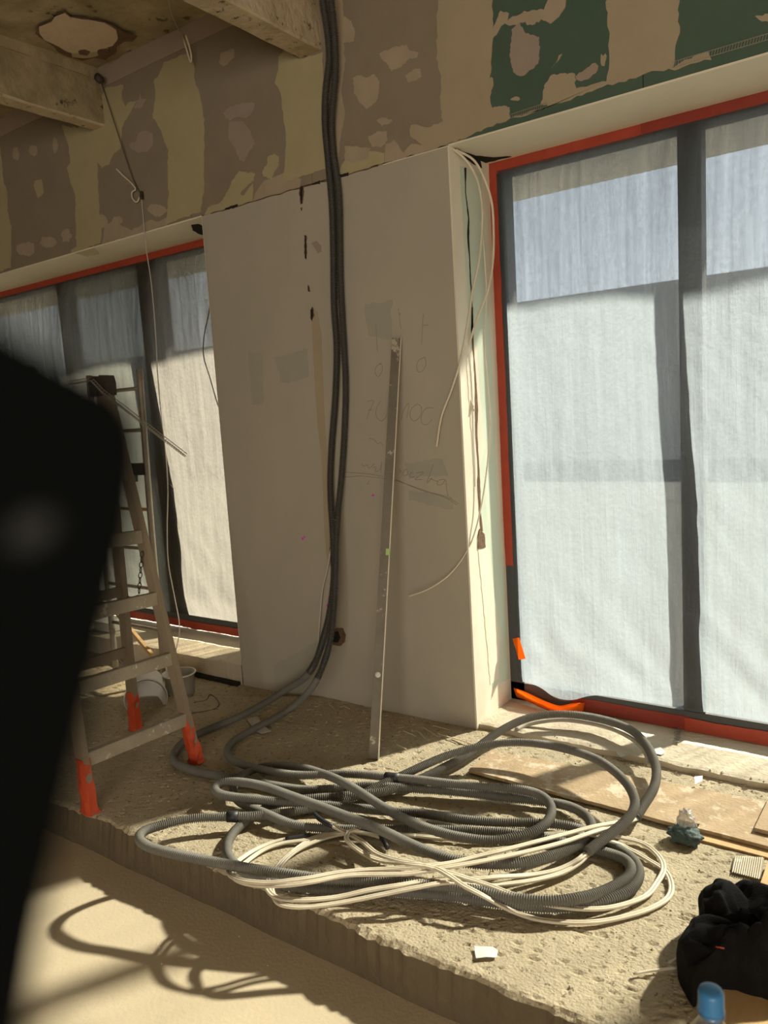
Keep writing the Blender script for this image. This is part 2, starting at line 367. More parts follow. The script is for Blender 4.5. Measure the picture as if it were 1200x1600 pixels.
# ribs of the concrete ceiling
def beam(x0, x1, zb):
    n = 60; vs = []; fs = []
    sec = [(x0, ZC+.03), (x0, zb+.008), (x0+.008, zb), (x1-.008, zb), (x1, zb+.008), (x1, zb+.12), (x1, zb+.24), (x1+.012, ZC-.05), (x1+.03, ZC+.03)]
    for i in range(n+1):
        y = YW+(YB-YW)*(i/n)**1.6
        for k, (x, z) in enumerate(sec):
            d = noise.noise((x*5+k, y*5, z*5))*.007+noise.noise((x*5+k, y*22, z*9))*.004
            vs.append((x+(d if k in (0, 1, 4, 5, 6, 7) else 0), y, z+(d*.6 if k in (1, 2, 3, 4) else 0)))
    m = len(sec)
    for i in range(n):
        for k in range(m-1): a = i*m+k; fs.append((a, a+1, a+m+1, a+m))
    fs.append(tuple(range(m))); mb = MB(); mb.v = vs; mb.f = fs
    o = mb.build('beam', m_beam, ceil)
    if x0 < -3:
        o.data.materials.append(m_ceil)
        for p in o.data.polygons:
            if p.center.z > zb+.03: p.material_index = 1
    return o
beam(-2.425, -2.292, 3.045); beam(-3.976, -3.872, 3.115); beam(-5.55, -5.43, 3.11); beam(-.86, -.73, 3.04); beam(.70, .83, 3.04); beam(2.27, 2.40, 3.04)
# plasterboard cove strip along the wall at the ceiling
for x0, x1 in ((-5.43, -3.976), (-3.872, -2.425), (-2.292, -.86)):
    mb = MB(); a = (x0, x1)
    vs = []
    for x in a: vs += [(x, YW+.01, 3.315), (x, YW-.004, 3.315), (x, YW-.030, 3.415), (x, YW+.01, 3.415)]
    mb.add(vs, [(0,1,2,3),(4,7,6,5),(0,4,5,1),(1,5,6,2),(2,6,7,3),(3,7,4,0)]).build('cove_strip', m_lilac, ceil)
# spalled patch on the ceiling
def cpts(px, z): return [V(u, v, 'z', z) for u, v in px]
rim = [(60,42),(75,34),(92,20),(100,16),(108,24),(130,26),(160,32),(180,40),(192,50),(215,58),(195,64),(183,72),(172,88),(160,92),(148,90),(130,94),(105,88),(84,72),(66,62),(60,52)]
slab_poly('spall_rim_shade', cpts(rim, ZC-.014), (0, 0, -1), .006, m_brick, ceil, .014, .04, 3)  # dark rim paints in the crack shadow round the spalled patch
inner = [(63,42),(74,38),(88,26),(100,20),(112,28),(140,32),(165,36),(180,46),(184,58),(176,70),(160,76),(140,80),(115,82),(98,76),(82,66),(68,60),(62,52)]
slab_poly('spall_patch', cpts(inner, ZC-.02), (0, 0, -1), .006, m_beam if False else mat('pink_spall', (.66, .52, .39), .9, (.55, .43, .31), 12, .7, .2, 30), ceil, .006, .03, 4)
slab_poly('spall_patch', cpts([(110,80),(128,78),(150,78),(168,74),(160,84),(148,88),(128,90),(112,87)], ZC-.02), (0, 0, -1), .005, m_band, ceil, .006, .03, 5)
for q in ([(121,80),(132,77),(141,81),(136,87),(124,85)], [(152,78),(166,76),(172,82),(164,90),(154,86)]):
    slab_poly('spall_hole', cpts(q, ZC-.027), (0, 0, -1), .002, m_brick, ceil, .004, .02, 6)

# board cladding of the upper wall: real boards, filler bands over joints, patches
cuts = [XL, -6.3, -5.05, -4.08, -3.23, -2.40, -1.60, -.885, .33, 1.55, 2.8, XR]
for i in range(len(cuts)-1):
    a, b = cuts[i], cuts[i+1]; g = (a >= -1.7 and b <= 1.6)
    MB().box((a+.0015, YW, HEAD), (b-.0015, YW+.0125, 3.415)).build('plasterboard', m_green if g else m_board, wall, label='green moisture board over the right window' if g else None)
bands = [
 (m_band, [(-60,200),(-30,205),(0,225),(6,285),(12,300),(12,330),(18,355),(17,418),(-5,426),(-60,440)]),
 (m_band, [(97,195),(108,228),(110,255),(105,262),(112,290),(119,308),(118,330),(120,392),(157,380),(160,350),(155,330),(154,300),(152,252),(160,262),(170,258),(178,240),(188,232),(190,206),(194,190),(203,176),(214,158),(205,158),(196,166),(190,150),(192,132),(165,137),(145,190),(120,200)]),
 (m_band, [(257,97),(252,112),(240,128),(244,150),(238,180),(252,205),(263,235),(262,270),(264,300),(260,350),(314,330),(318,300),(319,267),(319,187),(314,150),(305,128),(303,98),(296,84),(275,90)]),
 (m_band, [(446,80),(437,87),(436,108),(430,130),(438,143),(443,183),(446,200),(447,233),(446,262),(443,284),(470,276),(518,262),(520,180),(507,180),(504,82),(468,92)]),
 (m_band2, [(515,-30),(532,-30),(538,20),(536,60),(540,100),(534,140),(540,180),(530,230),(528,262),(515,264),(512,180)]),
 (m_band2, [(684,-40),(684,40),(683,90),(690,120),(689,160),(692,190),(672,198),(642,196),(640,212),(660,225),(700,226),(798,186),(796,168),(768,168),(766,122),(772,54),(768,-40)]),
 (m_band2, [(948,-60),(949,30),(953,60),(952,90),(948,128),(902,136),(882,118),(862,128),(848,150),(858,166),(800,184),(815,182),(862,166),(950,134),(1020,113),(1062,108),(1112,92),(1105,80),(1088,84),(1053,107),(1054,82),(1062,50),(1060,-60)]),
]
for m, px in bands: wallp('filler_band', px, m, wall, .0025, .005, .018, y=YW)
# filler strip along the head of the openings
rnd = random.Random(4)
def joint_v(u): return 335-.2853*(u-325)
def head_v(u): return joint_v(u) if u < 700 else 228-.306*(u-700)
for k, (u0, u1) in enumerate([(160,262),(318,395),(395,470),(520,600),(600,700)]):
    top = [(u, head_v(u)-rnd.uniform(8, 34)) for u in range(u1, u0, -14)]
    wallp('filler_patch', [(u0, head_v(u0)-1), (u1, head_v(u1)-1)]+top, m_band if k in (1, 3) else m_patch, wall, .0015, .004, .02)
patches = [(m_patch, [(592,84),(605,78),(622,72),(636,70),(641,80),(654,82),(652,90),(640,92),(628,104),(612,111),(606,100),(598,94)]),
 (m_patch, [(634,118),(646,110),(656,107),(658,120),(650,126),(638,130)]),
 (m_patch, [(552,120),(562,118),(572,122),(585,116),(593,128),(593,145),(586,162),(574,170),(562,160),(554,145)]),
 (m_patch, blob_px(538, 50, 15, 24, seed=2)), (m_patch, blob_px(556, 240, 24, 14, seed=3)), (m_patch, [(575,215),(590,205),(604,206),(606,220),(596,230),(582,228)]),
 (m_patch, [(345,84),(356,79),(366,76),(367,90),(358,98),(349,105),(342,98)]),
 (m_lilac, [(349,176),(360,166),(376,162),(390,160),(400,160),(397,172),(388,184),(372,182),(360,188),(352,184)]),
 (m_lilac, [(358,190),(380,190),(392,205),(399,225),(388,240),(382,252),(374,250),(366,228),(357,215)]),
 (m_band, [(418,246),(428,240),(436,246),(436,258),(430,266),(424,280),(412,276),(410,266),(418,258)]),
 (m_band, [(356,300),(362,284),(374,268),(398,270),(396,282),(380,296),(372,312),(356,318),(345,318)]),
 (m_lilac, [(201,226),(213,220),(218,206),(228,204),(238,210),(240,224),(232,236),(216,238),(206,234)]),
 (m_lilac, [(210,168),(217,154),(219,145),(222,154),(229,155),(222,168),(213,170)]),
 (m_patch, blob_px(25, 240, 6, 10, seed=11)), (m_patch, blob_px(52, 236, 7, 9, seed=12)), (m_patch, blob_px(86, 226, 5, 12, seed=13)),
 (m_band, blob_px(61, 293, 8, 14, seed=14)), (m_patch, blob_px(104, 369, 8, 10, seed=15)), (m_patch, blob_px(76, 378, 14, 10, seed=16)),
 (m_patch, blob_px(40, 388, 14, 12, seed=17)), (m_patch, blob_px(184, 344, 9, 7, seed=18)), (m_patch, blob_px(160, 345, 8, 12, seed=19)),
 (m_patch, blob_px(246, 328, 14, 10, seed=20)), (m_band, blob_px(135, 392, 22, 8, seed=21)), (m_patch, blob_px(600, 190, 12, 6, seed=22)),
 (m_patch, [(790,38),(795,30),(806,25),(820,18),(850,14),(856,2),(860,-10),(884,-10),(884,5),(878,22),(862,37),(846,32),(828,40),(820,36),(800,40)]),
 (m_lilac, [(800,45),(812,36),(822,52),(842,58),(844,78),(842,100),(826,112),(815,120),(802,112),(797,90)]),
 (m_band2, [(770,44),(782,18),(796,20),(794,34),(784,40),(776,54),(770,60)]),
 (m_band2, [(852,130),(862,118),(880,114),(898,116),(900,126),(895,136),(870,142),(858,150),(855,164),(846,164)]),
 (m_lilac, [(898,120),(914,108),(930,98),(936,104),(930,116),(914,126),(902,127)]),
 (m_band2, blob_px(943, 94, 5, 10, seed=31)), (m_band2, blob_px(768, 130, 4, 10, seed=32)), (m_band2, blob_px(806, 155, 7, 3, seed=33)), (m_band2, [(766,170),(780,166),(792,165),(798,176),(790,190),(766,196)]),
 (m_band2, blob_px(1206, 28, 22, 7, seed=34)), (m_patch, [(868,100),(873,88),(878,85),(871,98),(862,106)])]
for k, (m, px) in enumerate(patches): wallp('filler_patch', px, m, wall, .0018, .0035, .009)

# linings of the reveals
for x0, x1 in ((PX1, WRX1), (WLX0, PX0)):
    MB().box((x0, YW-.002, HEAD-.004), (x1, 3.26, HEAD+.003)).build('soffit_lining', m_cream, wall, label='cream plastered underside over the window')
MB().box((PX1-.004, YW-.003, .0), (PX1+.004, 3.26, HEAD-.004)).build('jamb_lining', m_cream, wall, label='cream plastered side of the window opening')
MB().box((PX0-.004, YW, .086), (PX0+.002, 3.26, HEAD-.004)).build('jamb_lining', m_cream, wall)
jx = PX1+.004
def jamb(name, px, m, th=.0012, amp=.003): return slab_poly(name, [V(u, v, 'x', jx) for u, v in px], (1, 0, 0), th, m, wall, amp, .02, 9)
jamb('mint_board', [(717,258),(752,272),(760,420),(768,560),(776,760),(786,900),(796,1060),(770,1075),(756,900),(744,700),(734,520),(726,400)], m_mint)
jamb('plaster_stain', [(728,560),(744,540),(756,700),(742,760),(735,660)], m_cream, .002)
jamb('plaster_stain', [(745,840),(765,860),(780,1000),(778,1060),(766,1070),(758,980)], m_cream, .002)
jx2 = jx+.0016
def jcrack(c, wd, m, name='crack'):
    L = [(u-wd(i), v) for i, (u, v) in enumerate(c)]; Rr = [(u+wd(i), v) for i, (u, v) in enumerate(c)]
    slab_poly(name, [V(u, v, 'x', jx2) for u, v in L+Rr[::-1]], (1, 0, 0), .0012, m, wall, .0015, .02, 3)
cr = [(726,262),(728,300),(731,340),(732,370),(734,400),(735,440),(737,480),(738,520),(741,560),(743,600),(744,640),(744,680),(747,720),(749,760),(751,800),(752,830)]
cr = [(u+random.Random(i).uniform(-1.2, 1.2), v) for i, (u, v) in enumerate(cr)]
jcrack(cr[6:], lambda i: (1.2, 1.8, 1.0, 1.4, 2.4, 1.6)[i % 6], m_brick); jcrack(cr[:8], lambda i: (1.5, .5, .9, 1.6, .7, .8, .4)[i % 7], m_dark)
slab_poly('socket_recess', [V(u, v, 'x', jx2) for u, v in [(749,826),(756,834),(758,856),(747,858),(746,838)]], (1, 0, 0), .003, m_brick, wall, .003, .02, 3, label='raw brown chased hole for a socket box')
# dark hole in the corner of the head
slab_poly('corner_hole', [V(u, v, 'z', HEAD-.0045) for u, v in [(708,231),(722,236),(745,243),(770,246),(800,244),(752,256),(735,250),(718,242)]], (0, 0, -1), .002, m_dark, wall, .004, .02, 8)
slab_poly('corner_hole', [V(u, v, 'x', jx+.001) for u, v in [(708,231),(716,234),(738,244),(750,251),(753,262),(738,256),(722,243)]], (1, 0, 0), .002, m_dark, wall, .003, .02, 8)
slab_poly('corner_hole', [V(u, v, 'z', HEAD-.0045) for u, v in [(299,351),(310,350),(324,356),(324,368),(312,366),(301,359)]], (0, 0, -1), .002, m_dark, wall, .003, .02, 8)
# perforated corner bead along the head of the right window
def bead(p, q, wdt, name, m, parent, pitch=.009, nrm=(0, -1, 0), up=(0, 0, 1)):
    p = Vector(p); q = Vector(q); d = (q-p).normalized(); n = Vector(nrm); u = n.cross(d).normalized(); u = u if u.dot(Vector(up)) > 0 else -u
    mb = MB(); t = .0012
    for s in (0, wdt): mb.bar(p+u*s, q+u*s, .0022, t*1.6, up=n)
    k = int((q-p).length/pitch)
    for i in range(k):
        a = p+d*(i*pitch); mb.bar(a, a+d*pitch*.5+u*wdt, .0018, t, up=n)
    return mb.build(name, m, parent)
bead(V(797,185,'y',YW-.002), V(856,166,'y',YW-.002), .014, 'corner_bead', m_steel, wall)
bead(V(1050,106,'y',YW-.002), V(1230,53,'y',YW-.002), .018, 'corner_bead', m_steel, wall)
# ragged dark joint between upper boards and pier
tube('joint_crack', [V(u, joint_v(u)+rnd.uniform(-1.2, 1.2), 'y', YW-.0008) for u in range(330, 600, 9)], .0024, m_brick, wall, sides=5)
for a, b in ((352,372),(488,500),(522,545)):
    wallp('joint_hole', [(a, joint_v(a)-2), (b, joint_v(b)-3), (b, joint_v(b)+2), (a, joint_v(a)+1)], m_dark, wall, .003, .002, .01)
tube('joint_bead', [V(598, joint_v(598), 'y', YW-.001), V(650, joint_v(650), 'y', YW-.001), V(701, joint_v(701), 'y', YW-.001)], .0022, m_cream, wall, sides=5)
# pier marks
wallp('filler_strip', [(486,482),(496,486),(502,520),(505,600),(508,670),(513,740),(517,830),(520,880),(512,888),(507,830),(503,720),(496,660),(492,600),(488,520)], m_band2, wall, .0015, .0018, .014, y=YW)
for c in ([(468,292),(475,290),(475,305),(473,318),(470,318),(468,305)], [(476,368),(479,368),(480,390),(479,405),(476,403)], [(481,446),(483,446),(485,456),(482,455)],
          [(485,484),(489,480),(492,492),(488,502),(485,496)], [(515,855),(519,860),(521,885),(517,884)], [(470,325),(472,325),(472,329),(470,329)]):
    wallp('crack', c, m_brick, wall, .0018, .003, .008, y=YW); wallp('crack', [(sum(q[0] for q in c)/len(c)+(a-sum(q[0] for q in c)/len(c))*.55, b) for a, b in c], m_dark, wall, .0028, .002, .008, y=YW)
wallp('plaster_scrape', [(487,380),(495,377),(502,384),(503,393),(497,396),(492,388)], m_lilac, wall, .002, .002, .012)
wallp('raw_hole', [(518,986),(527,980),(536,982),(540,992),(539,1002),(533,1009),(522,1008),(516,1000)], m_brick, wall, .004, .003, .012, label='brown chipped hole low on the pier')
wallp('raw_hole', [(521,988),(529,986),(533,996),(529,1003),(521,1003)], m_dark, wall, .0055, .0015, .012)
m_smear = mat('greenish_trowel_smear', (.33, .325, .27), .8, (.40, .375, .305), 6, .9, .05, 50)
for q in ([(570,475),(612,470),(612,530),(575,525)], [(632,724),(690,716),(700,742),(640,748)], [(640,765),(704,775),(708,795),(668,790),(640,780)], [(428,1040),(500,1000),(508,1030),(470,1085),(430,1075)], [(428,560),(480,545),(482,590),(440,600)], [(388,550),(410,552),(412,630),(394,634)]):
    wallp('trowel_smear', q, m_smear, wall, .0006, .006, .02)
for u, v, s in ((473,842,2.2),(476,839,1.2),(583,774,1.8),(516,935,3.0),(512,946,2.0),(519,922,2.)):
    wallp('magenta_laser_spot', blob_px(u, v, s, s*1.2, 6, seed=int(u)), bpy.data.materials.get('magenta') or mat('magenta', (.75, .03, .55), .6), wall, .001, .0005, .01)  # laser light spots painted on as thin magenta patches
# pencil writing on the pier (strokes)
S = lambda x, y: (540+x/4.445, 460+y/4.445)
strokes = [[(365,95),(372,150),(380,210),(385,240)], [(378,130),(385,140),(378,150),(370,140),(376,128)], [(540,140),(536,200),(528,345)], [(540,215),(575,212)], [(212,200),(215,300),(222,400)],
 [(250,478),(215,500),(205,545),(225,572),(250,540),(255,495),(235,480)], [(550,435),(510,455),(492,500),(505,540),(535,530),(560,480),(548,437)],
 [(150,745),(195,738),(165,810),(148,865)], [(155,805),(185,800)], [(245,740),(215,790),(215,850),(245,880),(285,840),(290,780)], [(385,870),(410,790),(438,755),(436,800),(425,860)],
 [(490,765),(455,800),(448,850),(475,880),(520,840),(525,780),(495,760)], [(610,790),(560,790),(528,840),(530,895),(560,905),(600,870)],
 [(165,1000),(200,1010),(225,1040),(240,1025),(262,1055)], [(110,1180),(130,1195),(150,1180),(160,1210),(200,1175)], [(190,1205),(215,1195),(205,1230),(240,1215),(250,1160),(245,1240)],
 [(370,1210),(385,1225),(375,1240)], [(420,1215),(400,1235),(405,1258),(430,1250),(432,1222),(420,1215)], [(470,1235),(445,1250),(450,1270),(475,1268)], [(490,1240),(545,1235),(480,1285),(530,1285)],
 [(610,1180),(585,1250),(565,1310),(600,1275)], [(588,1280),(640,1300)], [(690,1285),(650,1290),(635,1320),(670,1320),(695,1285),(700,1340),(712,1400)],
 [(0,1235),(80,1240),(180,1250),(260,1265)], [(0,1270),(100,1262),(200,1270),(280,1280),(340,1290),(430,1320),(560,1365),(640,1390),(720,1415),(785,1455)],
 [(350,1285),(450,1330),(560,1372),(680,1405),(770,1460)], [(165,1290),(150,1320)]]
for st in strokes:
    p = [V(*S(*q), 'y', YW-.0005) for q in st]
    tube('pencil_mark', p, .0008, m_pencil, wall, step=.008, sides=4)

# ------------------------------------------------------------------ windows
def window(name, x0, x1, zb, muls):
    fr = MB(); y0, y1 = 3.25, 3.33
    fr.box((x0, y0, zb), (x0+.075, y1, HEAD)); fr.box((x1-.075, y0, zb), (x1, y1, HEAD))
    fr.box((x0, y0, zb), (x1, y1, zb+.085)); fr.box((x0, y0, HEAD-.06), (x1, y1, HEAD))
    o = fr.build(name, m_frame, kind='structure')
    ed = [x0+.075]
    for a, b in muls:
        MB().box((a, y0, zb+.08), (b, y1, HEAD-.055)).build('mullion', m_frame, o, bevel=.003); ed += [a, b]
    ed.append(x1-.075)
    for i in range(0, len(ed), 2):
        MB().box((ed[i]-.01, 3.288, zb+.075), (ed[i+1]+.01, 3.294, HEAD-.05)).build('pane', m_glass, o)
    return o
window('window_1', PX1, WRX1, .03, [(-.865, -.778), (.30, .387)])
window('window_2', WLX0, PX0, .115, [(-4.165, -3.965), (-5.05, -4.95)])
# concrete slab outside over both windows, and the ground outside
MB().box((XL, YO, 2.50), (XR, 3.975, 2.72)).build('balcony_slab', mat('white_render', (.75, .74, .70), .9), kind='structure')
MB().box((-30, 20, -.3), (34, 26, 4.1)).build('added_building', mat('added_pale_facade', (.62, .60, .55), .9, (.55, .53, .48), .8, .6), kind='structure')  # facade block added to hide the bright horizon behind the plastic
MB().box((-40, YO, -.6), (40, 60, -.25)).build('ground', mat('dark_yard', (.10, .10, .098), .95, (.08, .08, .076), .5, .6, spec=0), kind='structure')

# plastic sheets taped over the windows, billowing a little
def sheet(x0, x1, z0, z1, seed, holes=(), xr=.02, dip=None, mul=()):
    nx = int((x1-x0)/.018); nz = int((z1-z0)/.022); vs = []; fs = []
    for j in range(nz+1):
        for i in range(nx+1):
            x = x0+(x1-x0)*i/nx; z = z0+(z1-z0)*j/nz
            e = min((x-x0)/.12, (x1-x)/.12, (z-z0)/.12, (z1-z)/.12, 1.); e = max(e, 0)
            b = .026+.022*noise.noise((x*1.3+seed, z*.5, 0))+.006*noise.noise((x*7+seed, z*1.1, 2))+.0035*noise.noise((x*22+z*9, z*8-x*4, seed))
            low = max(0, 1-(z-z0)/.7)
            b += low*.006*math.sin(x*26+z*22+2*noise.noise((x*4, z*4, seed)))
            if x > -.80: b += .0045*(abs(noise.noise((x*11+z*8, z*1.4-x*1.0, seed+4)))*2-.4)*min(1, max(0, (2.0-z)/.5))
            else: b += .003*(abs(noise.noise((x*16, z*1.1, seed+4)))*2-.4)
            for mx in mul: b += (.055*min(1, max(0, (z-1.0)/.8))-.016*min(1, max(0, (1.3-z)/.6)))*math.exp(-((x-mx)/.22)**2)*min(1, max(0, (z1-z)/.4))
            y = 3.243-e*max(b, .002)
            if dip and j < 8: 
                g = math.exp(-((x-dip[0])/.10)**2)*(1-j/8.); z -= dip[1]*g; y -= .03*g
            vs.append((x, y, z))
    st = nx+1
    for j in range(nz):
        for i in range(nx): a = j*st+i; fs.append((a, a+1, a+st+1, a+st))
    mb = MB(); mb.v = vs; mb.f = fs; return mb
def tape(p, q, wd, parent, m=m_tape, name='tape_strip', nrm=(0, -1, 0), wav=.004, seed=0):
    """strip of tape as a thin ribbon with slightly wavy edges"""
    p = Vector(p); q = Vector(q); L = (q-p).length; d = (q-p)/L; n = Vector(nrm); u = d.cross(n).normalized(); k = max(4, int(L/.03)); vs = []; fs = []
    for i in range(k+1):
        c = p+d*L*i/k; e1 = wd*.5+wav*noise.noise((i*.35, seed, 1)); e2 = wd*.5+wav*noise.noise((i*.35, seed, 6)); h = .001+.002*abs(noise.noise((i*.5, seed, 3)))
        vs += [c-u*e1, c-u*e1+n*h, c+u*e2+n*h, c+u*e2]
    for i in range(k):
        a = i*4
        for j in range(4): fs.append((a+j, a+(j+1) % 4, a+4+(j+1) % 4, a+4+j))
    fs += [(3,2,1,0), tuple(k*4+j for j in range(4))]
    return MB().add(vs, fs).build(name, m, parent)
t1 = thing('plastic_sheet', (-.1, 3.24, .06), 'dusty translucent plastic sheet taped over the right-hand window', 'plastic sheet')
sheet(PX1+.045, WRX1-.045, .125, HEAD-.045, 3.1, dip=(-1.39, .05), mul=(-.82,)).build('sheet', m_film_r, t1, smooth=True)
yt = 3.2485
tape((PX1+.002, yt, HEAD-.030), (-.95, yt, HEAD-.026), .052, t1, seed=1)
tape((-1.0, yt-.003, HEAD-.024), (WRX1, yt-.003, HEAD-.026), .048, t1, seed=2, m=mat('dark_red_tape', (.27, .038, .025), .5, (.22, .03, .02), 14, .6, .2, 40))
tape((PX1+.020, yt-.001, HEAD-.02), (PX1+.022, yt-.001, 1.62), .040, t1, seed=3)
tape((PX1+.026, yt-.003, 1.68), (PX1+.024, yt-.003, 1.15), .040, t1, seed=4)
tape((PX1+.022, yt-.004, 1.20), (PX1+.028, yt-.004, .685), .044, t1, seed=5)
tape((-1.36, yt, .062), (-.83, yt, .058), .060, t1, seed=6, m=bpy.data.materials['dark_red_tape'])
tape((-.86, yt-.003, .056), (WRX1, yt-.003, .060), .056, t1, seed=7)
a_, b_ = V(806,997,'y',3.225), V(816,1030,'y',3.225)
tape(a_, b_, .036, t1, m_loose, 'tape_piece', seed=8)
t1.children[-1]['label'] = 'short bright orange piece of tape near the lower left corner'
# loose curling tape at the lower left
cp = [V(805,1082,'y',3.225), V(822,1088,'y',3.20), V(843,1098,'y',3.185), V(862,1106,'y',3.17), V(877,1110,'y',3.17), V(893,1107,'y',3.19), V(912,1106,'y',3.23)]
tube('loose_tape', cp, .030, m_loose, t1, step=.01, sides=6, flat=(.9, .07), ref=(0, -.35, 1), label='loose end of orange tape curling off the sill')
t2 = thing('plastic_sheet', (-4.7, 3.24, .12), 'smoke-grey dusty plastic sheet taped over the left-hand window behind the ladder', 'plastic sheet')
sheet(WLX0+.045, PX0-.03, .20, HEAD-.045, 8.7, mul=(-4.06, -5.0)).build('sheet', m_film_l, t2, smooth=True)
tape((WLX0, yt, HEAD-.026), (-4.2, yt, HEAD-.024), .046, t2, seed=11)
tape((-4.25, yt-.003, HEAD-.030), (PX0, yt-.003, HEAD-.026), .050, t2, seed=12)
tape((WLX0, yt, .140), (-4.0, yt, .136), .050, t2, seed=13)
tape((-4.05, yt-.003, .134), (PX0, yt-.003, .134), .050, t2, seed=14)

# ------------------------------------------------------------------ corrugated conduits
def hose(path, R0, parent, name='conduit', pitch=.0072):
    P = spline(path, pitch/4.); P = smoothpath(P, 40)
    n = len(P); k = np.arange(n) % 4; rr = np.where(k < 2, R0, R0*.74)
    o = link(tube_mesh(name, P, rr, 12), name, m_hose, parent, False); o.data.materials.append(m_hose_sunlit)
    z = np.empty(len(o.data.vertices)*3, np.float32); o.data.vertices.foreach_get('co', z); zc = z.reshape(-1, 3)[:, 2]
    nf = len(o.data.polygons); mi = np.zeros(nf, np.int32); ring = np.arange(nf-2)//12; mi[:nf-2] = zc.reshape(-1, 12).mean(1)[ring] < .25
    o.data.polygons.foreach_set('material_index', mi); o.data.update(); return o
drop_a = [(501,-30,'y',2.78),(504,0,'y',2.80),(512,50,'y',2.83),(515,90,'y',2.85),(509,140,'y',2.86),(508,190,'y',2.87),(513,250,'y',2.88),(519,320,'y',2.88),(521,400,'y',2.88),(522,480,'y',2.88),(526,540,'y',2.88),(524,620,'y',2.88),(518,700,'y',2.88),(516,760,'y',2.87),(519,820,'y',2.85),(521,860,'y',2.83),(521,910,'y',2.80),(511,975,'y',2.74),(490,1040,'y',2.62)]
coil_a = [(440,1082,.05),(380,1117,.025),(325,1140,.02),(290,1157,.02),(272,1178,.02),(276,1193,.02),(300,1203,.02),(337,1212,.02),(375,1216,.022),(425,1227,.022),(475,1234,.022),(525,1232,.03),(575,1227,.035),(625,1231,.03),(700,1236,.025),(750,1241,.025),(800,1247,.025),(837,1251,.025),(875,1256,.025),(900,1264,.03),(917,1275,.03),(925,1290,.03),(920,1307,.035),(905,1318,.04),(875,1332,.045),(842,1343,.05),(805,1350,.05),(780,1351,.05),(737,1349,.05),(710,1344,.055),(675,1333,.06),(637,1317,.065),(600,1299,.07),(550,1279,.07),(500,1260,.07),(450,1242,.07),(410,1228,.075),(375,1222,.075),(348,1222,.075),(334,1229,.07),(337,1238,.065),(355,1244,.06),(387,1248,.055),(425,1252,.05),(475,1256,.035),(512,1259,.03),(550,1262,.025),(600,1267,.025),(650,1270,.025),(675,1273,.025),(725,1281,.025),(775,1285,.025),(837,1286,.025),(870,1288,.025),(905,1295,.02),(930,1307,.02),(955,1320,.02),(980,1335,.02),(996,1352,.02),(998,1370,.02),(985,1390,.02),(960,1403,.02),(922,1413,.02),(870,1418,.02),(810,1415,.02),(760,1408,.02),(700,1399,.02),(650,1396,.02),(600,1392,.02),(550,1389,.02),(475,1386,.02),(430,1380,.02),(395,1368,.022),(368,1352,.022),(356,1337,.022),(355,1320,.022),(365,1300,.022),(385,1282,.022),(405,1268,.022),(435,1256,.025),(475,1249,.03),(512,1246,.03),(550,1243,.03),(600,1237,.03),(645,1222,.03),(675,1209,.03),(700,1196,.035),(725,1183,.04),(750,1165,.05),(770,1150,.06),(800,1132,.075),(825,1122,.085),(862,1116,.09),(900,1117,.09),(945,1125,.09),(985,1140,.09),(1007,1160,.085),(1020,1182,.08),(1026,1207,.07),(1020,1235,.06),(1006,1257,.05),(993,1278,.04)]
drop_b = [(512,-30,'y',2.78),(517,0,'y',2.80),(522,50,'y',2.83),(524,110,'y',2.85),(521,150,'y',2.86),(518,190,'y',2.87),(521,240,'y',2.88),(529,300,'y',2.88),(531,370,'y',2.88),(532,440,'y',2.88),(536,520,'y',2.88),(540,600,'y',2.88),(538,680,'y',2.88),(534,740,'y',2.87),(528,800,'y',2.84),(525,850,'y',2.79),(523,920,'y',2.74),(516,1000,'y',2.68),(496,1060,'y',2.58)]
coil_b = [(450,1110,.035),(400,1137,.02),(365,1158,.02),(355,1172,.022),(362,1187,.03),(387,1197,.04),(425,1206,.05),(462,1211,.05),(500,1211,.05),(525,1209,.05),(575,1211,.05),(612,1215,.05),(650,1218,.055),(700,1224,.06),(750,1229,.06),(800,1232,.06),(832,1237,.06),(852,1247,.06),(862,1262,.06),(858,1280,.06),(840,1297,.06),(812,1307,.055),(775,1314,.05),(737,1311,.05),(700,1304,.05),(662,1292,.055),(625,1276,.06),(600,1262,.06),(575,1246,.07),(550,1230,.075),(525,1217,.07),(495,1206,.05),(470,1199,.04),(437,1196,.035),(412,1197,.035),(393,1204,.035),(376,1213,.045),(366,1224,.05),(364,1237,.045),(370,1250,.035),(387,1260,.03),(412,1270,.04),(437,1281,.04),(462,1290,.03),(500,1294,.02),(537,1296,.02),(612,1296,.02),(650,1295,.02),(700,1297,.02),(750,1299,.02),(800,1302,.02),(842,1307,.02),(880,1316,.018),(912,1324,.018),(940,1330,.02),(960,1336,.024),(978,1343,.028),(987,1356,.03),(983,1370,.03),(962,1384,.035),(935,1396,.04),(897,1405,.052),(860,1408,.055),(815,1405,.055),(775,1398,.055),(740,1391,.055),(700,1386,.055),(625,1380,.055),(570,1377,.05),(500,1373,.055),(450,1366,.06),(400,1359,.065),(350,1350,.07),(300,1340,.075),(262,1332,.08),(230,1322,.08),(216,1310,.08),(223,1299,.075),(250,1290,.065),(287,1281,.06),(325,1277,.055),(362,1276,.05),(395,1275,.045),(425,1272,.03),(475,1266,.02),(510,1258,.02),(545,1248,.022),(575,1237,.03),(600,1224,.04),(632,1210,.05),(662,1196,.06),(700,1180,.075),(737,1169,.09),(775,1162,.10),(812,1160,.11),(850,1163,.115),(880,1169,.12),(917,1180,.12),(942,1192,.12),(967,1211,.115),(985,1232,.105),(993,1255,.09),(985,1275,.08),(965,1294,.065),(942,1312,.055),(915,1333,.045)]
ha = thing('conduit', W(440,1082,'z',0), 'grey corrugated conduit, left of the pair on the pier, ending in the far arch', 'conduit')
